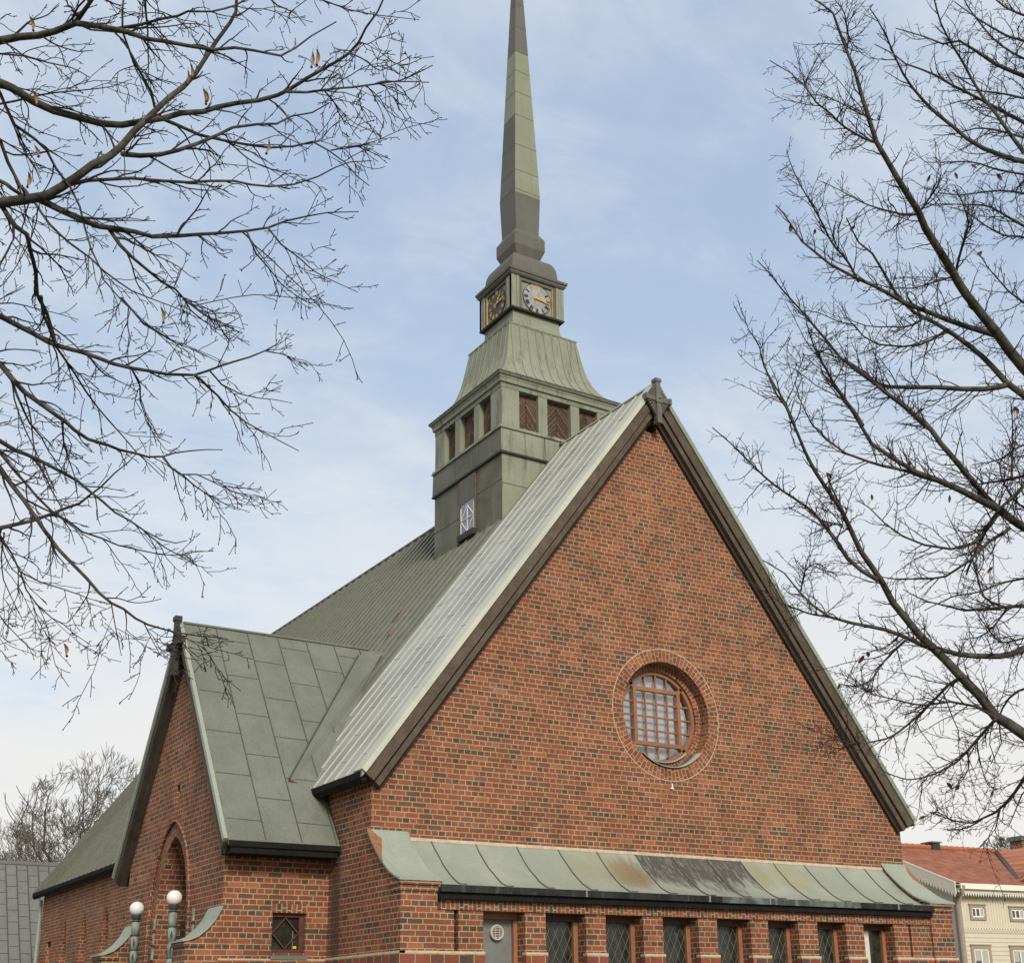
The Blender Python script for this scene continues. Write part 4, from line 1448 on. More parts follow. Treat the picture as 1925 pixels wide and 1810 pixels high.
# ------------------------------------------------------------------ wall lamps
def make_lamp(loc, label):
    t = thing('globe_lamp', label, 'wall lamp', loc, 'globe lamps beside the porch doorway')
    x, y, z = loc
    b = MB()
    prof = [(0.02, -1.55), (0.035, -1.5), (0.03, -1.35), (0.048, -1.25), (0.05, -1.17), (0.036, -1.14), (0.055, -1.10)]
    for k in range(4):
        z0 = -1.08 + k * 0.25
        prof += [(0.056 + k * .004, z0), (0.060 + k * .004, z0 + .11), (0.058 + k * .004, z0 + .21), (0.048, z0 + .225), (0.048, z0 + .245)]
    prof += [(0.05, -0.06)]
    b.lathe(loc, prof, 16, 'post')
    post = b.build('post', t)
    b = MB()
    for k in range(4):
        z0 = z - 1.08 + k * .25
        for q in range(4):
            a = q * PI / 2 + PI / 4 + .4
            rr = 0.062 + k * .004
            c = Vector((x + rr * math.cos(a), y + rr * math.sin(a), z0 + .105))
            tg = Vector((-math.sin(a), math.cos(a), 0)) * .022
            up = Vector((0, 0, .085))
            dn_ = Vector((math.cos(a), math.sin(a), 0)) * .006
            if k < 3:
                b.prism([c + up, c + tg, c - up, c - tg], dn_, 'iron')
    for k in range(5):
        b.lathe((x, y, z - 1.085 + k * .25), [(0.05, -.012), (0.066 + k * .002, 0), (0.05, .012)], 16, 'iron')
    b.add_to(post)
    b = MB()
    b.lathe(loc, [(0.05, -.06), (0.085, -.045), (0.075, -.03), (0.095, 0.0), (0.088, .02), (0.06, .025)], 20, 'iron')
    b.build('collar', t)
    b = MB()
    b.sphere((x, y, z + 0.135), 0.128, 'globe', 32, 20)
    b.build('globe', t)
    b = MB()
    for k in range(3):
        zz_ = z - 0.14 - k * .26
        yo = -0.12
        b.tube([(x, y, zz_), (x + .20, y + yo * .6, zz_ + .01), (PXF - .03, y + yo, zz_)], 0.010, 6, 'iron')
        b.box(PXF - .035, PXF - .002, y + yo - .03, y + yo + .03, zz_ - .10, zz_ + .10, 'post')
    b.build('bracket', t)
    return t


lp = make_lamp((-2.14, 3.06, 3.49), 'white globe lamp on a green copper post, right of the pointed doorway')
l2 = lp.copy()
COL.objects.link(l2)
l2.location = (-2.14, 5.22, 3.47)
l2['label'] = 'white globe lamp on a green copper post, left of the pointed doorway and farther away'
for ch in list(lp.children):
    c2 = ch.copy()
    COL.objects.link(c2)
    c2.parent = l2

# ------------------------------------------------------------------ ground
mt, Ng, bs = new_mat('grass_ground')
pos = Ng.n('ShaderNodeNewGeometry').outputs['Position']
finish(Ng, bs, Ng.mix(Ng.sm(Ng.noise(pos, 0.6, 6.0, 0.7), 0.35, 0.65), (0.05, 0.07, 0.025), (0.10, 0.10, 0.05)), 0.9)
M['grass'] = mt
mt, Ng, bs = new_mat('gravel_path')
pos = Ng.n('ShaderNodeNewGeometry').outputs['Position']
finish(Ng, bs, Ng.mix(Ng.noise(pos, 30.0, 4.0, 0.8), (0.16, 0.14, 0.12), (0.30, 0.27, 0.23)), 0.9)
M['gravel'] = mt
b = MB()
b.face([(-900, -900, 0), (900, -900, 0), (900, 900, 0), (-900, 900, 0)], 'grass')
g_ = b.build('ground')
g_['kind'] = 'structure'
b = MB()
b.face([(-7, -30, .004), (-3.2, -30, .004), (-3.2, 40, .004), (-7, 40, .004)], 'gravel')
b.face([(-3.2, -4.5, .004), (30, -4.5, .004), (30, -2, .004), (-3.2, -2, .004)], 'gravel')
g_ = b.build('path')
g_['kind'] = 'structure'
#SPLIT
# ------------------------------------------------------------------ yellow house on the right
M['siding'] = plain('cream_siding', (0.62, 0.555, 0.43), 0.6, 0.06, 1.5)
M['siding_line'] = plain('siding_joint', (0.48, 0.43, 0.33), 0.8, 0.1)
M['trim_taupe'] = plain('taupe_trim', (0.33, 0.26, 0.205), 0.6, 0.1)
M['trim_white'] = plain('white_trim', (0.80, 0.76, 0.66), 0.5, 0.05)
M['gable_paint'] = plain('gable_boards', (0.74, 0.65, 0.50), 0.6, 0.08)
M['house_glass'] = plain('house_glass', (0.07, 0.075, 0.07), 0.12, 0.3)
M['house_curtain'] = plain('house_curtain', (0.42, 0.40, 0.34), 0.8, 0.1)
M['zinc'] = plain('zinc_valley', (0.10, 0.075, 0.07), 0.85, 0.2, spec=0.1)


def tile_mat():
    mt, N, bs = new_mat('clay_tiles')
    u, v, _ = N.xyz(N.n('ShaderNodeTexCoord').outputs['UV'])
    pos = N.n('ShaderNodeNewGeometry').outputs['Position']
    ru, rv = N.m('DIVIDE', u, 0.22), N.m('DIVIDE', v, 0.30)
    fu, fv = N.m('FRACT', ru), N.m('FRACT', rv)
    idv = N.white(N.vec(N.m('FLOOR', ru), N.m('FLOOR', rv), 0.0))
    c = N.ramp(idv, [(0.0, (0.27, 0.088, 0.042)), (0.5, (0.34, 0.118, 0.055)), (1.0, (0.42, 0.155, 0.075))])
    dk = N.m('MULTIPLY', N.m('SUBTRACT', 1.0, N.sm(fv, 0.05, 0.16)), N.sm(fu, 0.2, 0.5))
    c = N.mix(N.m('MULTIPLY', dk, 0.8), c, (0.08, 0.028, 0.022))
    c = N.mix(0.5, c, N.ramp(N.noise(pos, 1.1, 5.0, 0.6), [(0.3, (0.8, 0.8, 0.8)), (0.7, (1.15, 1.15, 1.15))]), 'MULTIPLY')
    h = N.m('ADD', N.m('SINE', N.m('MULTIPLY', ru, 2 * PI)), N.m('MULTIPLY', N.m('SUBTRACT', 1.0, fv), 1.2))
    finish(N, bs, c, 0.7, N.bump(h, 0.03, 0.8), spec=0.3)
    return mt


M['tiles'] = tile_mat()
HD = 50.0
A0 = at(1797, 1684, HD)
hang = R(-4.5)
e1 = Vector((math.cos(hang), math.sin(hang), 0))
e2 = Vector((-math.sin(hang), math.cos(hang), 0))
house = thing('wooden_house', 'cream boarded wooden house with orange tiled roof right of the church', 'house', (A0.x, A0.y, 0))


def H(a, c, z):
    p = A0 + e1 * a + e2 * c
    return Vector((p.x, p.y, z))


def hpx(u, v, off=0.0):
    """photo pixel on the house front -> (a, z)"""
    p = hit(u, v, A0 + e2 * off, e2)
    return (p - A0).dot(e1), p.z


def hbox(b, a0, a1, c0, c1, z0, z1, mat):
    b.prism([H(a0, c0, z0), H(a1, c0, z0), H(a1, c1, z0), H(a0, c1, z0)], (0, 0, z1 - z0), mat)


HW, HDP = 14.0, 9.0
zE = hpx(1797, 1684)[1]          # underside of eave
zF = hpx(1797, 1662)[1]          # roof edge
# ridge: on the roof plane running back to mid-depth
rp_ = hit(1800, 1597, H(0, HDP / 2, 0), e2)
zR = rp_.z
b = MB()
b.face([H(0, 0, 0), H(HW, 0, 0), H(HW, 0, zE + .3), H(0, 0, zE + .3)], 'siding')
b.face([H(0, 0, 0), H(0, HDP, 0), H(0, HDP, zE), H(0, HDP / 2, zR - .15), H(0, 0, zE)], 'gable_paint')
b.face([H(HW, 0, 0), H(HW, HDP, 0), H(HW, HDP, zE), H(HW, HDP / 2, zR - .15), H(HW, 0, zE)], 'gable_paint')
b.face([H(0, HDP, 0), H(HW, HDP, 0), H(HW, HDP, zE), H(0, HDP, zE)], 'siding')
hw_ = b.build('wall', house)
b = MB()
zs = hpx(1805, 1752)[1]
z = zs - .02
while z > 1.0:
    hbox(b, 0.05, HW, -.012, 0.0, z, z + .022, 'siding_line')
    z -= 0.165
a = 0.2
while a < HW:
    hbox(b, a, a + .010, -.006, 0, zs + .06, zE, 'siding_line')
    a += 0.145
b.build('board_joints', hw_)
b = MB()
k = 0
a = 0.12
while a < 8:
    # pointed board ends above the string course
    b.prism([H(a, -.02, zs + .20), H(a + .10, -.02, zs + .20), H(a + .145, -.02, zs + .02), H(a + .10, -.02, zs + .01)], e2 * .02, 'siding_line' if False else 'siding')
    b.prism([H(a + .10, -.022, zs + .17), H(a + .125, -.022, zs + .17), H(a + .15, -.022, zs + .0), H(a + .13, -.022, zs + .0)], e2 * .02, 'siding_line')
    a += 0.145
b.build('pointed_trim', hw_)
b = MB()
hbox(b, -0.02, 0.20, -.03, 0.15, 0, zE, 'trim_taupe')
b.build('corner_board', house)
b = MB()
hbox(b, -.25, HW, -.42, -.02, zE + .12, zE + .30, 'trim_white')
hbox(b, -.25, HW, -.56, -.42, zE + .24, zF, 'trim_white')
fo = b.build('fascia', house)
b = MB()
a = -.2
while a < 8:
    b.prism([H(a, -.40, zE + .12), H(a + .125, -.40, zE + .12), H(a + .0625, -.40, zE - .03)], e2 * .03, 'trim_white')
    a += 0.135
b.build('sawtooth_trim', fo)
# roof
b = MB()
ro = -.55
rl = math.hypot(HDP / 2 + .55, zR - zF)
for s in (0, 1):
    def rc(c):
        return c if s == 0 else HDP - c
    b.face([H(-.55, rc(ro), zF), H(HW, rc(ro), zF), H(HW, rc(HDP / 2), zR), H(-.55, rc(HDP / 2), zR)], 'tiles', [(0, 0), (HW + .55, 0), (HW + .55, rl), (0, rl)])
    b.face([H(-.55, rc(ro), zF - .08), H(HW, rc(ro), zF - .08), H(HW, rc(HDP / 2), zR - .08), H(-.55, rc(HDP / 2), zR - .08)], 'trim_white')
rf = b.build('roof', house)
b = MB()
a = -.55
while a < 8:
    b.tube([H(a, HDP / 2, zR + .02), H(a + .36, HDP / 2, zR + .05)], [.10, .125], 8, 'tiles')
    a += 0.33
b.build('ridge_tiles', rf)
# verge boards on the near gable
b = MB()
p0, p1 = H(-.58, ro - .02, zF - .02), H(-.58, HDP / 2, zR - .02)
dv_ = (p1 - p0)
b.prism([p0 + Vector((0, 0, .06)), p1 + Vector((0, 0, .06)), p1 - Vector((0, 0, .02)), p0 - Vector((0, 0, .02))], e1 * .06, 'trim_white')
b.prism([p0, p1, p1 - Vector((0, 0, .40)), p0 - Vector((0, 0, .40))], e1 * .04, 'gable_paint')
nt_ = 34
for k in range(nt_):
    q0 = p0 + dv_ * (k / nt_) - Vector((0, 0, .40))
    q1 = p0 + dv_ * ((k + .85) / nt_) - Vector((0, 0, .40))
    b.prism([q0, q1, (q0 + q1) / 2 - Vector((0, 0, .13))], e1 * .03, 'trim_white')
b.build('verge_board', house)
# downpipe
b = MB()
b.tube([H(-.12, -.45, zF - .05), H(-.12, -.45, zE + .05), H(-.12, -.12, zE - .35), H(-.12, -.12, 0)], .06, 10, 'trim_taupe')
b.lathe(H(-.12, -.45, zF - .30), [(.06, -.12), (.13, .10), (.15, .22)], 12, 'trim_taupe')
b.build('downpipe', house)
# windows
for (u0, v0, u1, v1, kind) in ((1820.5, 1700, 1854, 1729, 's'), (1895, 1704, 1929, 1732, 's'), (1823.5, 1776, 1868, 1835, 'l'), (1896.5, 1778, 1942, 1837, 'l')):
    a0, z1 = hpx(u0, v0)
    a1, z0 = hpx(u1, v1)
    b = MB()
    t = .10 if kind == 's' else .14
    for (x0, x1, q0, q1) in ((a0, a1, z1 - t, z1), (a0, a1, z0, z0 + t), (a0, a0 + t, z0 + t, z1 - t), (a1 - t, a1, z0 + t, z1 - t)):
        hbox(b, x0, x1, -.05, 0.02, q0, q1, 'trim_taupe')
    hbox(b, a0 - .03, a1 + .03, -.08, 0.0, z1, z1 + .04, 'trim_taupe')
    wn = b.build('window', house)
    b = MB()
    a0, a1, z0, z1 = a0 + t, a1 - t, z0 + t, z1 - t
    t2 = .05
    n_ = 3 if kind == 's' else 2
    for (x0, x1, q0, q1) in ((a0, a1, z1 - t2, z1), (a0, a1, z0, z0 + t2), (a0, a0 + t2, z0, z1), (a1 - t2, a1, z0, z1)):
        hbox(b, x0, x1, -.035, 0.012, q0, q1, 'trim_white')
    for k in range(1, n_):
        xm = a0 + (a1 - a0) * k / n_
        hbox(b, xm - .03, xm + .03, -.033, 0.01, z0 + t2, z1 - t2, 'trim_white')
    b.build('sash', wn)
    b = MB()
    hbox(b, a0, a1, -.012, -.01, z0, z1, 'house_glass')
    if kind == 'l':
        for k in range(2):
            xa = a0 + (a1 - a0) * k / 2 + .05
            hbox(b, xa, xa + .30, -.018, -.014, z0 + (.45 if k == 0 else 0), z1, 'house_curtain')
    else:
        hbox(b, a0 + (a1 - a0) * .68, a1 - .06, -.018, -.014, z0 + .05, z1 - .05, 'house_curtain')
    b.build('pane', wn)
# cross wing with its own roof and valley
b = MB()
av, zv = (hit(1872, 1612, H(0, HDP / 2 - .2, 0), e2) - A0).dot(e1), zR
aL = hpx(1912, 1655, 0.2)[0]
zl = hpx(1912, 1655, 0.2)[1]
bq = [H(av, HDP / 2 - .2, zR - .0), H(aL, 0.3, zl), H(aL + .25, -1.2, zl - .05), H(aL + 4.0, -1.2, zR + .55), H(av + 4.2, HDP / 2 - .2, zR + .55)]
b.face([bq[0], bq[1], bq[2], bq[3], bq[4]], 'tiles', [(0, 3.4), (1.6, 0), (3.4, 0), (3.4, 4.2), (0, 4.2)])
b.face([bq[3], bq[4], H(av + 9, HDP / 2 - .2, zl), H(aL + 8, -1.2, zl)], 'tiles', [(0, 4), (3, 4), (3, 0), (0, 0)])
wr = b.build('wing_roof', house)
b = MB()
b.prism([bq[0] + Vector((0, 0, .02)), bq[1] + Vector((0, 0, .04)), bq[1] + e1 * .32 + Vector((0, 0, .10)), bq[0] + e1 * .15 + Vector((0, 0, .10))], (0, 0, .01), 'zinc')
b.build('valley', wr)
b = MB()
b.prism([bq[1] + e1 * .05 - Vector((0, 0, .05)), bq[2] + e1 * 1.0 - Vector((0, 0, .05)), bq[2] + e1 * 1.0 - Vector((0, 0, .26)), bq[1] + e1 * .05 - Vector((0, 0, .26))], e2 * .05, 'trim_white')
b.build('wing_fascia', wr)
b = MB()
c0 = hit(1745, 1595, H(0, HDP / 2 + .3, 0), e2)
ca = (c0 - A0).dot(e1)
hbox(b, ca - .22, ca + .22, HDP / 2 - .2, HDP / 2 + .4, zR - .3, zR + .22, 'edge_dark')
hbox(b, ca - .29, ca + .29, HDP / 2 - .25, HDP / 2 + .45, zR + .22, zR + .28, 'stone')
b.build('chimney', house)
# brick chimney of the house behind
c1 = at(1921, 1604, 62)
bc = thing('brick_chimney', 'red brick chimney with flat capping rising behind the tiled roof', 'chimney', (c1.x, c1.y, 0))
b = MB()
b.box(c1.x - .28, c1.x + .45, c1.y - .3, c1.y + .4, 0, at(1921, 1580, 62).z, 'brick')
b.build('stack', bc)
b = MB()
zc_ = at(1921, 1580, 62).z
b.box(c1.x - .36, c1.x + .53, c1.y - .38, c1.y + .48, zc_ + .003, zc_ + .22, 'stone')
b.build('capping', bc)

# ------------------------------------------------------------------ grey sheet-metal roof on the left
M['zinc_wall'] = patina('zinc_sheets', (0.150, 0.150, 0.135), (0.175, 0.175, 0.158), (0.110, 0.107, 0.095), 0.5, 0.5, (1, 1, 0.25), 0.6)
M['zinc_joint'] = plain('zinc_joint', (0.055, 0.056, 0.055), 0.6, 0.2)
GD = 44.0
T0, T1 = at(17.5, 1621.0, GD), at(105, 1625.5, GD)
q = at(23.7, 1809.5, GD)
d_ = (q - CAM)
B0 = CAM + d_ * ((T0.x - CAM.x) / d_.x)
gu = Vector((1, 0, 0))
gd = (B0 - T0).normalized()
gn = gu.cross(gd).normalized()
if gn.y > 0:
    gn = -gn
Tm = Vector((T0.x, T0.y, T0.z))
hall = thing('metal_clad_hall', 'grey sheet metal roof of a hall left behind the church', 'building', (Tm.x, Tm.y, 0))
gl_ = (T0.z - 1.2) / -gd.z
g0, g1 = -9.0, 5.5
b = MB()
P = [Tm + gu * g0, Tm + gu * g1, Tm + gu * g1 + gd * gl_, Tm + gu * g0 + gd * gl_]
b.prism(P, -gn * .12, 'zinc_wall')
b.bar(Tm + gu * g0 + gn * .02, Tm + gu * g1 + gn * .02, .10, .12, (0, 0, 1), 'zinc_wall')
rfm = b.build('roof', hall)
b = MB()
k = 0
sp_ = 0.355
a = g0
while a < g1:
    b.bar(Tm + gu * a + gn * .008, Tm + gu * a + gd * gl_ + gn * .008, .03, .03, gn, 'zinc_joint')
    t = 0.30 + (0.23 if k % 2 else 0.0)
    while t < gl_:
        b.bar(Tm + gu * (a + .01) + gd * t + gn * .003, Tm + gu * (a + sp_ - .01) + gd * t + gn * .003, .018, .01, gn, 'zinc_joint')
        t += 0.49
    k += 1
    a += sp_
b.add_to(rfm)
b = MB()
pb = Tm + gd * gl_
b.box(pb.x + g0 + .1, pb.x + g1 - .1, pb.y + .1, pb.y + .4, 0, 1.2, 'stone')
b.box(Tm.x + g0, Tm.x + g1, Tm.y + .13, Tm.y + .4, 0, Tm.z - .1, 'stone')
b.build('wall', hall)


# ------------------------------------------------------------------ trees
def bark(name, c1, c2):
    mt, N, bs = new_mat(name)
    pos = N.n('ShaderNodeNewGeometry').outputs['Position']
    a = N.noise(pos, 14.0, 6.0, 0.7)
    c = N.mix(N.sm(a, 0.35, 0.68), c1, c2)
    finish(N, bs, c, 0.85, N.bump(N.noise(pos, 60.0, 4.0, 0.7), 0.006, 0.6), spec=0.2)
    return mt


M['bark'] = bark('linden_bark', (0.036, 0.030, 0.025), (0.098, 0.092, 0.072))
M['twig'] = bark('linden_twig', (0.036, 0.024, 0.020), (0.055, 0.036, 0.030))
M['far_bark'] = bark('far_bark', (0.095, 0.080, 0.064), (0.16, 0.14, 0.115))  # bark lightened, distance haze put into the colour
M['bract'] = plain('dry_bract', (0.36, 0.20, 0.085), 0.7, 0.2, 30.0)
M['dead_leaf'] = plain('dead_leaf', (0.12, 0.048, 0.028), 0.75, 0.3, 30.0)
RND = random.Random(5)


def smooth_line(P, Rd, step):
    """Catmull-Rom resampling of a traced limb"""
    out, ro_ = [], []
    n = len(P)
    for i in range(n - 1):
        p0, p1, p2, p3 = P[max(i - 1, 0)], P[i], P[i + 1], P[min(i + 2, n - 1)]
        k = max(1, int((p2 - p1).length / step))
        for j in range(k):
            t = j / k
            a = 2 * p1 + (p2 - p0) * t + (2 * p0 - 5 * p1 + 4 * p2 - p3) * t * t + (3 * p1 - p0 - 3 * p2 + p3) * t ** 3
            out.append(a * 0.5)
            ro_.append(Rd[i] + (Rd[i + 1] - Rd[i]) * t)
    out.append(P[-1])
    ro_.append(Rd[-1])
    return out, ro_


def bud(b, p, d, r):
    a = d.cross(Vector((.3, .2, .9))).normalized()
    c = d.cross(a)
    q = [p + a * r, p + c * r, p - a * r, p - c * r]
    e0, e1_ = p - d * r * 1.6, p + d * r * 1.8
    for i in range(4):
        j = (i + 1) % 4
        b.face([q[i], q[j], e1_], 'twig')
        b.face([q[j], q[i], e0], 'twig')


def sprout(b, pts, rad, lev, S, view, f0=0.0):
    """grow side twigs from a polyline, recursively"""
    spec = S[lev]
    acc = RND.uniform(0, spec['gap'])
    tot = sum((pts[i + 1] - pts[i]).length for i in range(len(pts) - 1))
    run = 0.0
    sgn = RND.choice((-1, 1))
    for i in range(len(pts) - 1):
        seg = pts[i + 1] - pts[i]
        ln = seg.length
        if ln < 1e-6:
            continue
        d = seg / ln
        while acc < ln:
            f = (run + acc) / tot
            pos = pts[i] + d * acc
            acc += spec['gap'] * RND.uniform(0.55, 1.5)
            if f < f0 or f > 0.985:
                continue
            sgn = -sgn if RND.random() < 0.8 else sgn
            ax = (view * sgn + Vector((RND.gauss(0, 1), RND.gauss(0, 1), RND.gauss(0, 1))) * spec.get('roll', 0.45)).normalized()
            ang = R(RND.uniform(*spec['ang']))
            dd = (Matrix.Rotation(ang, 3, ax) @ d).normalized()
            if lev == 0 and f > 0.8 and RND.random() < (f - .8) * 2.6:
                continue
            L_ = RND.uniform(*spec['len']) * (1.0 - spec.get('fade', .6) * f) * (1.0 if RND.random() < .75 else 1.5)
            n = spec['n']
            r0 = min(rad[i] * 0.62, spec['r'])
            q, cur = [pos], dd
            bend = Vector(spec.get('bend', (0, 0, 0)))
            for k in range(n):
                cur = (cur + bend * (1.0 / n) + Vector((RND.gauss(0, 1), RND.gauss(0, 1), RND.gauss(0, 1))) * spec['wob']).normalized()
                q.append(q[-1] + cur * (L_ / n))
            rr = [r0 + (spec['tip'] - r0) * (k / n) for k in range(n + 1)]
            rr = [max(x_, spec['tip']) for x_ in rr]
            b.tube(q, rr, 4 if r0 > .006 else 3, 'twig', False, False)
            if spec.get('bud') and RND.random() < .8:
                bud(b, q[-1], cur, spec['bud'])
            if lev + 1 < len(S):
                sprout(b, q, rr, lev + 1, S, view, 0.12)
        acc -= ln
        run += ln


def make_tree(label, cat, base, top, tr, limbs, S, frame, group=None, seg=0.10, name='linden_tree', out=Vector((1, 0, 0)), leaves=(), leafmat='bract', tw_r=.5):
    t = thing(name, label, cat, base, group)
    base = Vector(base)
    b = MB()
    hgt = top - base.z
    pts = [base + Vector((0.12 * math.sin(k * 1.3), 0.10 * math.sin(k * .9 + 1), hgt * k / 10)) for k in range(11)]
    rt = [tr * (1.25 if k == 0 else 1.0 - 0.065 * k) for k in range(11)]
    for k in range(1, 7):                       # the leader goes on, thinning out
        pts.append(pts[10] + Vector((0.10 * math.sin(k * 1.1), 0.14 * math.sin(k * .8), 0.62 * k)))
        rt.append(rt[10] * (1 - k / 6.4))
    b.tube(pts, rt, 14, 'bark')
    b.build('trunk', t)
    b = MB()
    view = FWD
    # the rest of the crown, on the side turned away from the church
    rs = random.Random(int(tr * 1000))
    far = [dict(gap=.16, len=(.2, .8), ang=(25, 60), n=6, r=.007, tip=.003, wob=.14, roll=1.5), dict(gap=.12, len=(.06, .25), ang=(30, 65), n=3, r=.003, tip=.002, wob=.15, roll=1.5)]
    for k in range(16):
        zt = base.z + hgt * (.34 + .84 * k / 15)
        dz0 = Matrix.Rotation(R(rs.uniform(-85, 85)), 3, 'Z') @ out
        ln = rs.uniform(2.4, 3.8) * (1.15 - .55 * k / 15)
        up = rs.uniform(.35, .7) + .5 * k / 15
        P = [Vector((base.x, base.y, zt)) + dz0 * (ln * q) + Vector((0, 0, ln * up * q ** 1.5)) + Vector((rs.gauss(0, .06), rs.gauss(0, .06), 0)) * q for q in (0, .2, .4, .6, .8, 1)]
        r0 = .055 - .03 * k / 15
        p, r = smooth_line(P, [r0 * (1 - .14 * i) - .004 * i for i in range(6)], .2)
        r = [max(x, .005) for x in r]
        b.tube(p, r, 6, 'bark', True, True)
        sprout(b, p, r, 0, far, view, .15)
        for q in (.35, .6):
            i = int(len(p) * q)
            d = (p[i + 1] - p[i]).normalized()
            d = Matrix.Rotation(R(rs.choice((-42, 42))), 3, 'Z') @ d
            p2 = [p[i] + d * (ln * .5 * f) + Vector((0, 0, ln * .16 * f * f)) for f in (0, .33, .66, 1)]
            p2, r2 = smooth_line(p2, [r[i] * .65, r[i] * .5, r[i] * .35, .005], .2)
            b.tube(p2, r2, 5, 'bark', True, True)
            sprout(b, p2, r2, 0, far, view, .1)
    for P, Rd, join in limbs:
        if join:
            s = P[0]
            hz_ = Vector((s.x - base.x, s.y - base.y, 0)).length
            zt = max(0.8, min(top - .3, s.z - join * hz_ * 0.45))
            J = Vector((base.x, base.y, zt))
            mid = (J + s) / 2 + Vector((0, 0, -0.06 * hz_ * join))
            P = [J, mid] + P
            Rd = [Rd[0] * 1.9, Rd[0] * 1.4] + Rd
            skip = 2
        p, r = smooth_line(P, Rd, seg)
        # slight natural wander
        for k in range(1, len(p) - 1):
            v_ = noise.noise_vector(p[k] * 3.1)
            p[k] = p[k] + v_ * min(.020, r[k] * 1.0 + .004)
        b.tube(p, r, 7 if max(r) > .02 else 5, 'bark', True, True)
        bud(b, p[-1], (p[-1] - p[-2]).normalized(), max(r[-1] * 1.3, .004))
        # start twigs where the limb is traced
        f0 = 0.0
        if join:
            tot = sum((p[i + 1] - p[i]).length for i in range(len(p) - 1))
            f0 = max(0.0, ((P[1] - P[0]).length + (P[2] - P[1]).length) * 0.9 / tot)
        sprout(b, p, r, 0, S, view, f0)
    b.build('crown', t)
    for (u, v, ln, wd, D, ang) in leaves:
        b = MB()
        p = at(u, v, D)
        k = D / FOC
        dn = (-UPV * math.cos(ang) + RGT * math.sin(ang))
        sd = (RGT * math.cos(ang) + UPV * math.sin(ang) + FWD * RND.uniform(-.4, .4)).normalized()
        rings = []
        for i in range(7):
            tt = i / 6
            wv = wd * k * 0.5 * math.sin(PI * min(max(tt, .06), .94)) ** .6
            cpt = p + dn * (ln * k * tt) + FWD * (0.25 * ln * k * math.sin(tt * 2.6)) + sd * (0.1 * ln * k * math.sin(tt * 3))
            rings.append([cpt - sd * wv, cpt + FWD * wv * .5, cpt + sd * wv])
        b.grid(rings, leafmat, False, True)
        rings2 = [[q_ + FWD * .002 for q_ in rg] for rg in rings]
        b.grid(rings2[::-1], leafmat, False, True)
        if leafmat == 'bract':
            b.tube([p + dn * ln * k * .5, p + dn * ln * k * 1.05 + sd * wd * k * .4], .0012, 3, 'twig')
            b.sphere(p + dn * ln * k * 1.1 + sd * wd * k * .4, 2.6 * k, 'twig', 8, 6)
        b.tube([p - dn * ln * k * .25, p], .0012, 3, 'twig')
        b.build('seed_bract' if leafmat == 'bract' else 'leaf', t)
    return t


def trace(data, ox, oy, sc_, D, dD=0.0, join=0.0):
    """[(points), start diameter, end diameter] in enlargement pixels -> world limb"""
    out = []
    for row in data:
        P, d0, d1 = row[0], row[1], row[2]
        jn = row[3] if len(row) > 3 else 0
        Ds = D + (row[4] if len(row) > 4 else RND.uniform(-.5, .5))
        n = len(P)
        pts, rad = [], []
        for i, (x, y) in enumerate(P):
            f = i / (n - 1)
            dep_ = Ds + dD * f + 0.25 * math.sin(f * 5 + Ds * 7)
            pts.append(at(ox + x / sc_, oy + y / sc_, dep_))
            rad.append(1.06 * (d0 + (d1 - d0) * f ** .8) / sc_ / 2 * dep_ / FOC)
        out.append((pts, rad, jn))
    return out


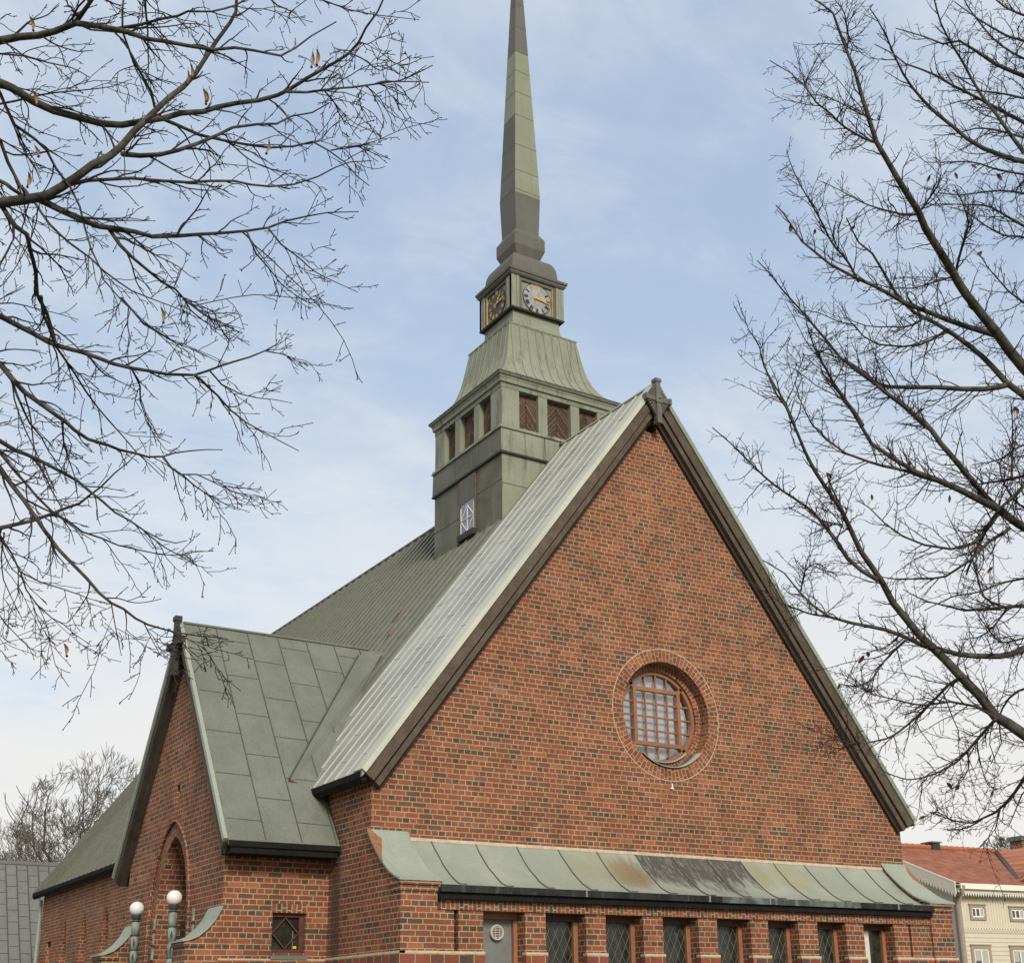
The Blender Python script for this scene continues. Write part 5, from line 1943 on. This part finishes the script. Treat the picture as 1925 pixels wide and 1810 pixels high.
LA = [
    ([(-120, 885), (0, 868), (100, 855), (190, 835), (260, 800), (330, 760), (400, 705), (470, 660), (520, 620), (570, 560), (620, 500), (660, 460), (720, 410), (780, 370), (830, 315), (880, 240), (920, 180), (975, 100), (1000, 50), (1010, -60)], 46, 12, 1, 0),
    ([(-100, 300), (0, 355), (60, 385), (150, 440), (230, 475), (330, 495), (430, 515), (520, 522), (620, 515), (700, 510), (770, 488), (860, 475), (920, 455), (1000, 440), (1100, 430), (1180, 408), (1230, 385), (1300, 335), (1370, 290), (1440, 255), (1490, 225), (1530, 180), (1560, 120), (1610, 50), (1640, -20)], 38, 7, 1, .2),
    ([(1215, 392), (1300, 392), (1400, 380), (1500, 370), (1600, 355), (1700, 345), (1760, 320), (1840, 280)], 13, 4, 0, .2),
    ([(1600, 357), (1680, 348), (1760, 350), (1825, 352)], 7, 4, 0, .2),
    ([(1490, 228), (1560, 262), (1620, 298), (1690, 270), (1750, 238)], 7, 3, 0, .2),
    ([(1530, 180), (1570, 185), (1610, 165), (1670, 145)], 6, 3, 0, .2),
    ([(1380, 388), (1430, 450), (1465, 515), (1525, 548)], 7, 3, 0, .2),
    ([(1560, 362), (1610, 440), (1645, 525)], 6, 3, 0, .2),
    ([(-100, 195), (0, 180), (80, 165), (170, 150), (240, 130), (320, 100), (420, 115), (500, 125), (560, 140), (620, 165), (700, 175), (800, 195), (900, 210), (1000, 200), (1080, 215), (1200, 240), (1260, 205), (1330, 150), (1430, 95)], 36, 5, 1, -.3),
    ([(320, 100), (350, 60), (400, 0), (430, -60)], 24, 14, 0, -.3),
    ([(500, 122), (600, 100), (680, 80), (760, 65), (800, 45), (900, 45), (1000, 20), (1080, -20)], 14, 7, 0, -.3),
    ([(520, 655), (600, 660), (680, 655), (760, 635), (850, 605), (920, 575), (990, 545), (1100, 535), (1180, 530), (1240, 495), (1330, 480), (1400, 440)], 24, 5, 0, 0),
    ([(700, 510), (770, 540), (850, 575), (950, 600), (1050, 620), (1150, 635), (1250, 625), (1330, 605), (1400, 640), (1470, 690), (1520, 750), (1570, 790)], 16, 4, 0, .2),
    ([(1410, 640), (1480, 625), (1560, 615), (1625, 618)], 7, 3, 0, .2),
    ([(300, 785), (380, 775), (450, 770), (560, 760), (680, 770), (800, 775), (900, 770), (1000, 770), (1070, 785), (1150, 795), (1250, 785), (1350, 750), (1430, 710), (1490, 690), (1580, 685)], 18, 4, 0, 0),
    ([(170, 850), (250, 890), (340, 930), (430, 965), (520, 975), (580, 985), (650, 1005), (750, 1005), (850, 1000), (950, 995), (1050, 985), (1140, 970), (1220, 940), (1310, 920), (1400, 905), (1525, 902)], 30, 4, 0, 0),
    ([(1050, 985), (1090, 1080), (1140, 1140), (1200, 1210), (1270, 1260), (1345, 1305)], 9, 3, 0, 0),
    ([(1140, 970), (1200, 1040), (1260, 1090), (1330, 1150), (1400, 1190), (1520, 1243)], 9, 3, 0, 0),
    ([(0, 868), (60, 960), (115, 1000), (130, 1060), (150, 1150), (165, 1250), (195, 1330), (215, 1400), (240, 1470)], 22, 13, 0, 0),
    ([(460, 970), (510, 1040), (560, 1095), (630, 1150), (690, 1195), (750, 1235), (790, 1280), (850, 1320), (900, 1335), (1010, 1330)], 18, 3, 0, 0),
    ([(790, 1280), (870, 1340), (930, 1370), (1015, 1412)], 8, 3, 0, 0),
    ([(-60, 300), (0, 400), (20, 450), (60, 530), (150, 590), (200, 640), (240, 720), (300, 800), (340, 880), (360, 960), (390, 1060), (430, 1150), (440, 1190), (520, 1280), (590, 1345), (640, 1390), (720, 1440)], 16, 4, 0, -.6),
    ([(-60, 520), (0, 600), (30, 690), (80, 790), (140, 860), (210, 960), (300, 1040), (390, 1100), (440, 1150), (560, 1240), (650, 1275), (750, 1310), (900, 1380)], 18, 3, 0, .5),
    ([(-100, 730), (0, 775), (70, 815), (140, 860)], 18, 14, 1, .5),
    ([(530, -40), (520, 130), (560, 240), (600, 320), (640, 400), (660, 460)], 8, 12, 0, 0),
    ([(615, -40), (628, 130), (630, 260), (632, 360)], 11, 4, 0, .3),
    ([(1100, -60), (1180, 20), (1260, 60), (1300, 110)], 9, 3, 0, .4),
    ([(1300, -60), (1370, 0), (1480, 40), (1600, 65), (1780, 85)], 9, 3, 0, .4),
    ([(-60, 225), (0, 230), (100, 240), (200, 265), (300, 290), (380, 330)], 11, 4, 0, .6),
    ([(-60, 445), (0, 440), (120, 420), (230, 395), (350, 385), (480, 370), (560, 340)], 12, 3, 0, .6),
]
LB = [
    ([(-120, 40), (0, 85), (60, 120), (150, 170), (230, 215), (300, 240), (400, 265), (480, 290), (560, 315), (640, 335), (720, 352), (810, 370), (880, 372), (940, 375), (1000, 355), (1070, 325), (1150, 300), (1210, 285), (1290, 255), (1345, 225), (1360, 205)], 30, 5, 1, .2),
    ([(1290, 258), (1360, 270), (1450, 300)], 7, 3, 0, .2),
    ([(945, 375), (1010, 430), (1060, 470), (1120, 540), (1200, 605), (1260, 640), (1340, 685), (1450, 742)], 14, 4, 0, .2),
    ([(1020, 355), (1080, 420), (1170, 465), (1250, 485), (1330, 495), (1415, 510)], 9, 3, 0, .2),
    ([(635, 335), (680, 420), (685, 500), (705, 565), (745, 620), (770, 680), (825, 705)], 11, 3, 0, .2),
    ([(-120, 240), (0, 330), (50, 385), (110, 450), (180, 505), (250, 560), (310, 600), (360, 640), (430, 685), (510, 710), (580, 740), (660, 755), (720, 770), (790, 770), (850, 755), (930, 745), (1000, 738), (1080, 738)], 30, 4, 1, -.2),
    ([(790, 770), (830, 830), (890, 865), (950, 910), (1020, 960), (1090, 1000), (1210, 1040)], 13, 3, 0, -.2),
    ([(880, 858), (960, 860), (1030, 890), (1110, 930), (1180, 960), (1255, 972)], 8, 3, 0, -.2),
    ([(-120, 650), (0, 690), (70, 735), (140, 765), (220, 805), (300, 850), (370, 890), (440, 945), (500, 990), (560, 1045), (630, 1085), (700, 1135), (780, 1175), (850, 1190), (905, 1180)], 24, 4, 1, .3),
    ([(700, 1135), (800, 1210), (880, 1255), (960, 1300), (1025, 1310)], 8, 3, 0, .3),
    ([(-100, 700), (0, 815), (60, 900), (120, 980), (170, 1060), (220, 1140), (280, 1220), (350, 1290), (420, 1360), (480, 1430), (540, 1480), (600, 1510), (660, 1560), (720, 1590), (800, 1610), (860, 1625), (960, 1640), (1030, 1645), (1105, 1657)], 26, 5, 1, -.4),
    ([(860, 1625), (950, 1680), (1005, 1710)], 7, 3, 0, -.4),
    ([(700, 1580), (740, 1660), (775, 1730)], 6, 3, 0, -.4),
    ([(540, 1480), (560, 1600), (590, 1735)], 7, 3, 0, -.4),
    ([(-120, 1140), (0, 1115), (50, 1105), (150, 1085), (230, 1060), (300, 1030), (380, 1000), (430, 960), (490, 920), (560, 850), (620, 800), (660, 760)], 24, 4, 1, .1),
    ([(-60, 700), (0, 750), (60, 830), (130, 910), (180, 970), (250, 1040), (330, 1090), (400, 1140), (500, 1170), (580, 1205), (680, 1225), (780, 1245), (860, 1250), (940, 1235), (1035, 1230)], 18, 3, 0, .6),
    ([(-60, 1090), (0, 1150), (60, 1240), (100, 1330), (200, 1380), (290, 1410), (380, 1440), (440, 1460), (530, 1490)], 13, 3, 0, .5),
    ([(100, 1330), (130, 1420), (180, 1490), (250, 1555), (310, 1590), (370, 1640), (440, 1685)], 9, 3, 0, .5),
    ([(200, -10), (210, 80), (240, 150), (270, 230), (320, 310), (360, 370), (420, 460), (480, 540), (530, 600), (600, 680), (660, 750), (730, 810), (790, 870)], 16, 4, 0, 0),
    ([(50, 385), (80, 470), (110, 540), (140, 610), (200, 680), (240, 750), (300, 830), (330, 900)], 14, 4, 0, -.2),
    ([(590, 0), (640, 60), (700, 130), (760, 165), (820, 200), (880, 230), (950, 255), (1040, 300), (1085, 320)], 11, 3, 0, -.2),
    ([(890, 0), (930, 60), (990, 110), (1050, 150), (1160, 163)], 9, 3, 0, .1),
    ([(300, 600), (310, 700), (340, 800), (370, 890)], 10, 5, 0, -.1),
    ([(-40, 1480), (20, 1570), (100, 1660), (175, 1725)], 7, 3, 0, .3),
    ([(20, 1140), (10, 1250), (20, 1370), (60, 1460), (110, 1570)], 9, 3, 0, .4),
    ([(-40, 1680), (10, 1720), (60, 1780)], 6, 3, 0, .3),
]
SL_ = [
    dict(gap=.120, len=(.16, .66), ang=(22, 56), n=8, r=.0070, tip=.0021, fade=.75, wob=.13, bend=(0.08, 0.02, -.12), roll=.6, bud=.0040),
    dict(gap=.085, len=(.05, .22), ang=(28, 62), n=4, r=.0036, tip=.0023, wob=.16, bend=(0, 0, -.05), roll=.6, bud=.0040),
    dict(gap=.075, len=(.02, .055), ang=(35, 65), n=2, r=.0024, tip=.0019, wob=.12, roll=.7, bud=.0036),
]
brz = [(127 / 2.265, 72 / 2.265), (138 / 2.265, 385 / 2.265), (148 / 2.265, 620 / 2.265), (122 / 2.265, 735 / 2.265), (812 / 2.265, 275 / 2.265), (800 / 2.265, 300 / 2.265), (866 / 2.265, 378 / 2.265),
       (880 / 2.265, 390 / 2.265), (1145 / 2.265, 595 / 2.265), (1331 / 2.265, 222 / 2.265), (1350 / 2.265, 210 / 2.265), (685 / 2.265, 1308 / 2.265), (312 / 2.5855, 560 + 1680 / 2.5855)]
leaves = [(u, v, RND.uniform(20, 27), RND.uniform(5, 7.5), 6.6, RND.uniform(-.25, .25)) for u, v in brz]
limbs = trace(LA, 0, 0, 2.2647, 6.8, .4) + trace(LB, 0, 560, 2.5855, 7.0, .4)
tb = at(-620, 1500, 7.2)
make_tree('bare linden tree reaching in from the left with dry seed bracts', 'tree', (tb.x, tb.y, 0), 8.5, .26, limbs, SL_, None, 'bare linden trees framing the church', out=-RGT, leaves=leaves)

RC_ = [
    ([(1480, 1740), (1400, 1640), (1324, 1560), (1260, 1490), (1200, 1410), (1150, 1350), (1080, 1250), (1020, 1150), (960, 1060), (910, 970), (880, 900), (820, 820), (780, 760), (740, 680), (700, 600), (660, 490), (630, 400), (600, 300), (570, 210), (540, 130), (515, 60), (470, 20), (425, -5)], 52, 6, 1, 0),
    ([(570, 210), (575, 150), (560, 60), (515, -10)], 9, 4, 0, 0),
    ([(1230, 1435), (1150, 1410), (1080, 1385), (1000, 1360), (920, 1335), (830, 1290), (750, 1250), (680, 1220), (620, 1190), (560, 1160), (500, 1130), (440, 1080), (380, 1030), (340, 970), (300, 910), (270, 875)], 26, 5, 0, 0),
    ([(1480, 1800), (1400, 1740), (1320, 1680), (1250, 1630), (1190, 1560), (1100, 1480), (1020, 1420), (950, 1380), (860, 1330), (780, 1250), (720, 1150), (680, 1080), (620, 1030), (570, 930)], 34, 5, 1, .4),
    ([(1260, 1635), (1150, 1655), (1050, 1660), (950, 1655), (850, 1650), (750, 1640), (680, 1620), (600, 1570), (540, 1520), (480, 1440), (420, 1370), (360, 1310), (290, 1230), (240, 1160), (190, 1110)], 24, 4, 0, .4),
    ([(620, 1200), (580, 1120), (520, 1050), (470, 960), (420, 870), (370, 790), (340, 720), (315, 640)], 11, 4, 0, 0),
    ([(870, 912), (800, 910), (720, 895), (640, 865), (560, 820), (470, 775)], 12, 3, 0, 0),
    ([(700, 608), (640, 590), (560, 540), (500, 490), (440, 440), (390, 370), (330, 310), (245, 260)], 12, 4, 0, 0),
    ([(680, 510), (600, 470), (520, 430), (440, 390)], 8, 3, 0, 0),
    ([(390, 370), (400, 340), (465, 335)], 5, 3, 0, 0),
    ([(1420, 715), (1324, 690), (1250, 670), (1150, 630), (1080, 590), (1020, 540), (960, 490), (900, 430), (850, 370), (810, 310), (770, 230), (740, 150), (700, 80), (670, 40)], 24, 4, 1, .5),
    ([(1420, 560), (1324, 520), (1260, 490), (1180, 450), (1100, 410), (1020, 360), (950, 320), (880, 290), (820, 270), (770, 230), (690, 190)], 18, 4, 1, .8),
    ([(1324, 650), (1260, 570), (1200, 490), (1150, 420), (1100, 340), (1060, 260), (1020, 190), (970, 100), (940, -10)], 18, 6, 0, .5),
    ([(1430, 350), (1324, 320), (1250, 290), (1180, 260), (1110, 210), (1050, 170), (980, 185), (900, 155), (780, 122)], 22, 4, 1, .9),
    ([(1420, 220), (1324, 180), (1240, 150), (1170, 110), (1100, 60), (1030, 10)], 14, 4, 1, 1.0),
    ([(1020, 1178), (940, 1200), (850, 1225), (760, 1225), (690, 1210)], 9, 3, 0, 0),
    ([(1035, 1160), (1070, 1020), (1085, 940), (1060, 860), (1030, 790)], 12, 4, 0, 0),
    ([(890, 890), (940, 820), (970, 740), (960, 650)], 9, 3, 0, 0),
    ([(1420, 1000), (1324, 960), (1250, 920), (1180, 880), (1100, 870), (1000, 868), (900, 870)], 14, 3, 1, .7),
    ([(1420, 1060), (1324, 1010), (1240, 1000), (1160, 960), (1080, 900), (1000, 880)], 12, 3, 1, .9),
    ([(1420, 840), (1324, 820), (1240, 810), (1140, 820), (1050, 830), (960, 820)], 12, 3, 1, .9),
    ([(1400, 1340), (1324, 1290), (1250, 1230), (1180, 1150), (1130, 1080)], 12, 3, 1, .8),
    ([(1000, 1400), (940, 1440), (880, 1465), (800, 1475), (700, 1465), (640, 1430), (600, 1380), (540, 1370), (450, 1330), (370, 1320)], 12, 3, 0, .4),
    ([(900, 1350), (850, 1385), (760, 1390), (650, 1385), (560, 1350)], 12, 3, 0, 0),
    ([(900, 1810), (850, 1760), (790, 1710), (720, 1660), (640, 1590), (560, 1530), (480, 1500), (430, 1485)], 20, 3, 0, .2),
    ([(640, 1810), (560, 1700), (490, 1590), (440, 1490), (400, 1380), (380, 1260)], 14, 3, 0, -.2),
    ([(350, 1810), (310, 1720), (260, 1640), (220, 1560), (200, 1480), (150, 1400), (120, 1310)], 10, 3, 0, -.3),
    ([(310, 1720), (350, 1620), (390, 1510)], 6, 3, 0, -.3),
    ([(1420, 450), (1324, 420), (1200, 395), (1100, 385), (1000, 370)], 12, 3, 1, 1.2),
    ([(1420, 100), (1324, 70), (1240, 30), (1180, -20)], 14, 5, 1, 1.2),
    ([(1420, 260), (1324, 250), (1230, 200), (1150, 120), (1090, 40), (1060, -20)], 12, 4, 1, 1.3),
    ([(1420, 620), (1324, 590), (1220, 560), (1120, 545), (1030, 570), (940, 575)], 12, 3, 1, 1.2),
    ([(1420, 760), (1324, 740), (1200, 720), (1090, 690), (980, 690), (900, 690)], 12, 3, 1, 1.2),
]
RD_ = [
    ([(1300, 1470), (1200, 1390), (1120, 1330), (1070, 1300), (1010, 1220), (940, 1150), (880, 1090), (830, 1040), (780, 990), (730, 930), (680, 870), (640, 800), (600, 740), (560, 670), (525, 600), (480, 520), (430, 440), (390, 370), (350, 300), (320, 230), (280, 130), (240, 80), (205, 0)], 46, 6, 1, -.3),
    ([(625, 785), (560, 750), (510, 700), (470, 640), (420, 580), (370, 520), (300, 470), (230, 420), (170, 370), (120, 320), (70, 270), (0, 210)], 18, 4, 0, -.3),
    ([(525, 600), (500, 550), (460, 460), (430, 380)], 12, 4, 0, -.3),
    ([(490, 580), (440, 570), (380, 545)], 8, 3, 0, -.3),
    ([(1300, 650), (1200, 600), (1150, 570), (1070, 510), (1000, 480), (930, 445), (850, 410), (770, 380), (680, 330), (600, 270), (560, 200), (500, 110), (450, 40), (410, 0)], 38, 6, 1, .2),
    ([(1100, 525), (1030, 470), (970, 400), (920, 340), (860, 270), (800, 190), (730, 130), (650, 70), (570, 0)], 26, 14, 0, .2),
    ([(850, 410), (780, 390), (690, 365), (590, 340), (500, 310), (440, 260), (380, 200), (330, 100), (310, 40)], 16, 3, 0, .2),
    ([(1300, 1010), (1200, 1035), (1130, 1060), (1030, 1075), (930, 1065), (830, 1040), (700, 990), (600, 960), (520, 945), (440, 925), (380, 880), (330, 830), (270, 760), (190, 710)], 28, 4, 1, 0),
    ([(440, 925), (360, 910), (260, 870), (170, 810), (80, 765)], 8, 3, 0, 0),
    ([(330, 830), (350, 750), (390, 720), (430, 740)], 6, 3, 0, 0),
    ([(1080, 1310), (1000, 1260), (900, 1240), (800, 1255), (700, 1240), (600, 1210), (500, 1160)], 13, 3, 0, -.3),
    ([(940, 1150), (890, 1180), (830, 1240), (780, 1290), (700, 1360), (620, 1390), (520, 1400), (430, 1370), (330, 1330)], 14, 3, 0, -.3),
    ([(560, 1398), (480, 1420), (400, 1395)], 6, 3, 0, -.3),
    ([(1070, 1310), (1000, 1390), (920, 1470), (830, 1520), (740, 1535), (650, 1510)], 14, 3, 0, -.3),
    ([(1260, 1400), (1200, 1500), (1140, 1590), (1070, 1660), (980, 1700), (900, 1690), (820, 1660)], 17, 3, 1, -.5),
    ([(1020, 1685), (960, 1720), (890, 1730)], 7, 3, 0, -.5),
    ([(1080, 1655), (1070, 1720), (1010, 1790)], 6, 3, 0, -.5),
    ([(1300, 350), (1200, 380), (1120, 400), (1040, 415), (980, 425), (900, 415)], 16, 3, 1, .5),
    ([(1080, 520), (1030, 600), (980, 650), (900, 670), (800, 655), (720, 620), (650, 570), (590, 510), (540, 480)], 16, 3, 0, .2),
    ([(1300, 860), (1200, 880), (1120, 885), (1030, 895), (950, 900), (880, 880), (800, 860), (720, 820)], 18, 3, 1, .3),
    ([(1120, 590), (1050, 640), (960, 720), (880, 770), (780, 780), (680, 780), (620, 770)], 15, 3, 0, .2),
    ([(1110, 890), (1020, 850), (1000, 770), (975, 690), (940, 600)], 12, 3, 0, .3),
    ([(1120, 885), (1060, 960), (1000, 1000), (930, 1010)], 10, 3, 0, .3),
    ([(730, 1010), (650, 1090), (590, 1180), (550, 1250)], 10, 3, 0, -.3),
    ([(1200, 400), (1150, 450), (1080, 515), (1010, 640), (960, 760)], 18, 6, 0, .2),
    ([(1300, 980), (1200, 1000), (1100, 1020), (1040, 970), (990, 900)], 10, 3, 1, .6),
    ([(1300, 1180), (1200, 1190), (1120, 1230), (1080, 1310), (1090, 1400), (1050, 1480)], 12, 3, 1, .4),
    ([(1300, 760), (1200, 770), (1100, 790), (1000, 830), (900, 850), (800, 900)], 12, 3, 1, .6),
    ([(1300, 560), (1160, 500), (1100, 420), (1080, 330)], 12, 3, 1, .6),
    ([(1300, 250), (1180, 270), (1080, 330), (980, 350)], 12, 3, 1, .7),
    ([(1130, 400), (1135, 260), (1130, 120)], 10, 3, 0, .5),
    ([(1300, 1540), (1200, 1560), (1150, 1640), (1120, 1710)], 9, 3, 1, .2),
    ([(965, 1430), (968, 1490), (940, 1545), (885, 1585)], 6, 3, 0, -.3),
    ([(1000, 1390), (1012, 1480), (1040, 1555), (1075, 1580)], 6, 3, 0, -.3),
    ([(900, 1690), (845, 1660), (800, 1680)], 5, 3, 0, -.5),
    ([(700, 1000), (640, 1045), (565, 1062)], 6, 3, 0, 0),
    ([(600, 1210), (540, 1185), (478, 1178)], 5, 3, 0, -.3),
    ([(1060, 690), (1062, 735), (1040, 760)], 5, 3, 0, .3),
]
SR_ = [
    dict(gap=.047, len=(.12, .56), ang=(28, 68), n=7, r=.0056, tip=.0018, fade=.76, wob=.15, bend=(-.05, 0, .16), roll=.7, bud=.0032),
    dict(gap=.050, len=(.035, .17), ang=(30, 70), n=3, r=.0027, tip=.0016, wob=.2, roll=.7, bud=.0032),
    dict(gap=.085, len=(.02, .055), ang=(35, 70), n=2, r=.0020, tip=.0015, wob=.12, roll=.7),
]
lvR = []
for x, y in ((1030, 735), (1100, 700), (330, 955), (435, 975), (1290, 1730), (605, 960), (1145, 1070), (1210, 740), (925, 745)):
    lvR.append((1340 + x / 2.2632, y / 2.2632, RND.uniform(9, 17), RND.uniform(5, 8), 9.2, RND.uniform(-1.2, 1.2)))
for x, y in ((430, 380), (600, 462), (895, 465), (1055, 735), (585, 1055), (885, 1550), (1060, 1578), (800, 1675), (1135, 260), (480, 1175), (1150, 135), (570, 1070), (930, 1560)):
    lvR.append((1340 + x / 2.0103, 700 + y / 2.0103, RND.uniform(9, 17), RND.uniform(5, 8), 9.0, RND.uniform(-1.2, 1.2)))
limbs = trace(RC_, 1340, 0, 2.2632, 9.2, -.3) + trace(RD_, 1340, 700, 2.0103, 9.2, -.3)
tb = at(2330, 1500, 9.6)
make_tree('bare linden tree reaching in from the right with dense twigs and few dead leaves', 'tree', (tb.x, tb.y, 0), 9.0, .24, limbs, SR_, None, 'bare linden trees framing the church', out=RGT, leaves=lvR, leafmat='dead_leaf')


# ---- far trees: whole crowns grown from a trunk
def far_tree(label, base, h, wid, seed, rmin=.0085, fork=0.42):
    rn = random.Random(seed)
    t = thing('bare_tree', label, 'tree', base, 'bare trees in the background')
    base = Vector(base)
    tb_ = MB()
    cr_ = MB()
    hf = h * fork
    cen = base + Vector((0, 0, hf + (h - hf) * .42))
    rv, rh = (h - hf) * .60, wid

    def inside(p):
        q = p - cen
        return (q.x * q.x + q.y * q.y) / rh ** 2 + (q.z / rv) ** 2

    def grow(p, d, ln, r, lev):
        n = 4
        q = [p]
        for k in range(n):
            d = (d + Vector((rn.gauss(0, .10), rn.gauss(0, .10), rn.gauss(0, .07) + .06))).normalized()
            q.append(q[-1] + d * ln / n)
        r1 = max(r * .68, rmin)
        cr_.tube(q, [r + (r1 - r) * k / n for k in range(n + 1)], 5 if lev < 3 else 3, 'far_bark', lev < 3, False)
        if lev >= 10:
            return
        out = inside(q[-1])
        if out > 1.0 and lev > 3:
            return
        kids = 2 if lev < 5 else rn.choice((2, 2, 3))
        for k in range(kids):
            ax = d.cross(Vector((rn.gauss(0, 1), rn.gauss(0, 1), rn.gauss(0, 1)))).normalized()
            dd = Matrix.Rotation(R(rn.uniform(14, 40)), 3, ax) @ d
            grow(q[-1], dd, ln * rn.uniform(.70, .86), max(r1 * (.95 if k == 0 else .75), rmin), lev + 1)
        for k in range(1 if lev < 7 else 0):
            i = rn.randint(1, n - 1)
            ax = d.cross(Vector((rn.gauss(0, 1), rn.gauss(0, 1), rn.gauss(0, 1)))).normalized()
            dd = Matrix.Rotation(R(rn.uniform(35, 65)), 3, ax) @ d
            grow(q[i], dd, ln * rn.uniform(.5, .7), max(r * .42, rmin), lev + 2)
    tb_.tube([base + Vector((0, 0, hf * k / 4)) for k in range(5)], [h * .020 * (1.2 - .1 * k) for k in range(5)], 10, 'far_bark')
    top = base + Vector((0, 0, hf))
    for k in range(5):
        a = k * 2 * PI / 5 + rn.uniform(-.3, .3)
        el = rn.uniform(.35, 1.25)
        dd = Vector((math.cos(a) * math.cos(el), math.sin(a) * math.cos(el), math.sin(el)))
        grow(top - Vector((0, 0, rn.uniform(0, .06 * h))), dd, (h - hf) * .33, h * .010, 1)
    tb_.build('trunk', t)
    cr_.build('crown', t)
    return t


p = at(172, 1640, 52)
far_tree('tall bare tree with rounded crown behind the church roof on the left', (p.x, p.y, 0), at(176, 1412, 52).z, 3.3, 3)
p = at(15, 1640, 58)
far_tree('lower bare tree rising over the grey metal roof at the far left', (p.x, p.y, 0), at(15, 1548, 58).z, 2.7, 8)
p = at(275, 1640, 60)
far_tree('bare treetop just showing over the church roof slope', (p.x, p.y, 0), at(275, 1470, 60).z, 1.9, 21)
p = at(1895, 1700, 75)
far_tree('small bare treetop behind the orange tiled roof beside the brick chimney', (p.x, p.y, 0), at(1895, 1572, 75).z, 1.6, 14, .010, .6)
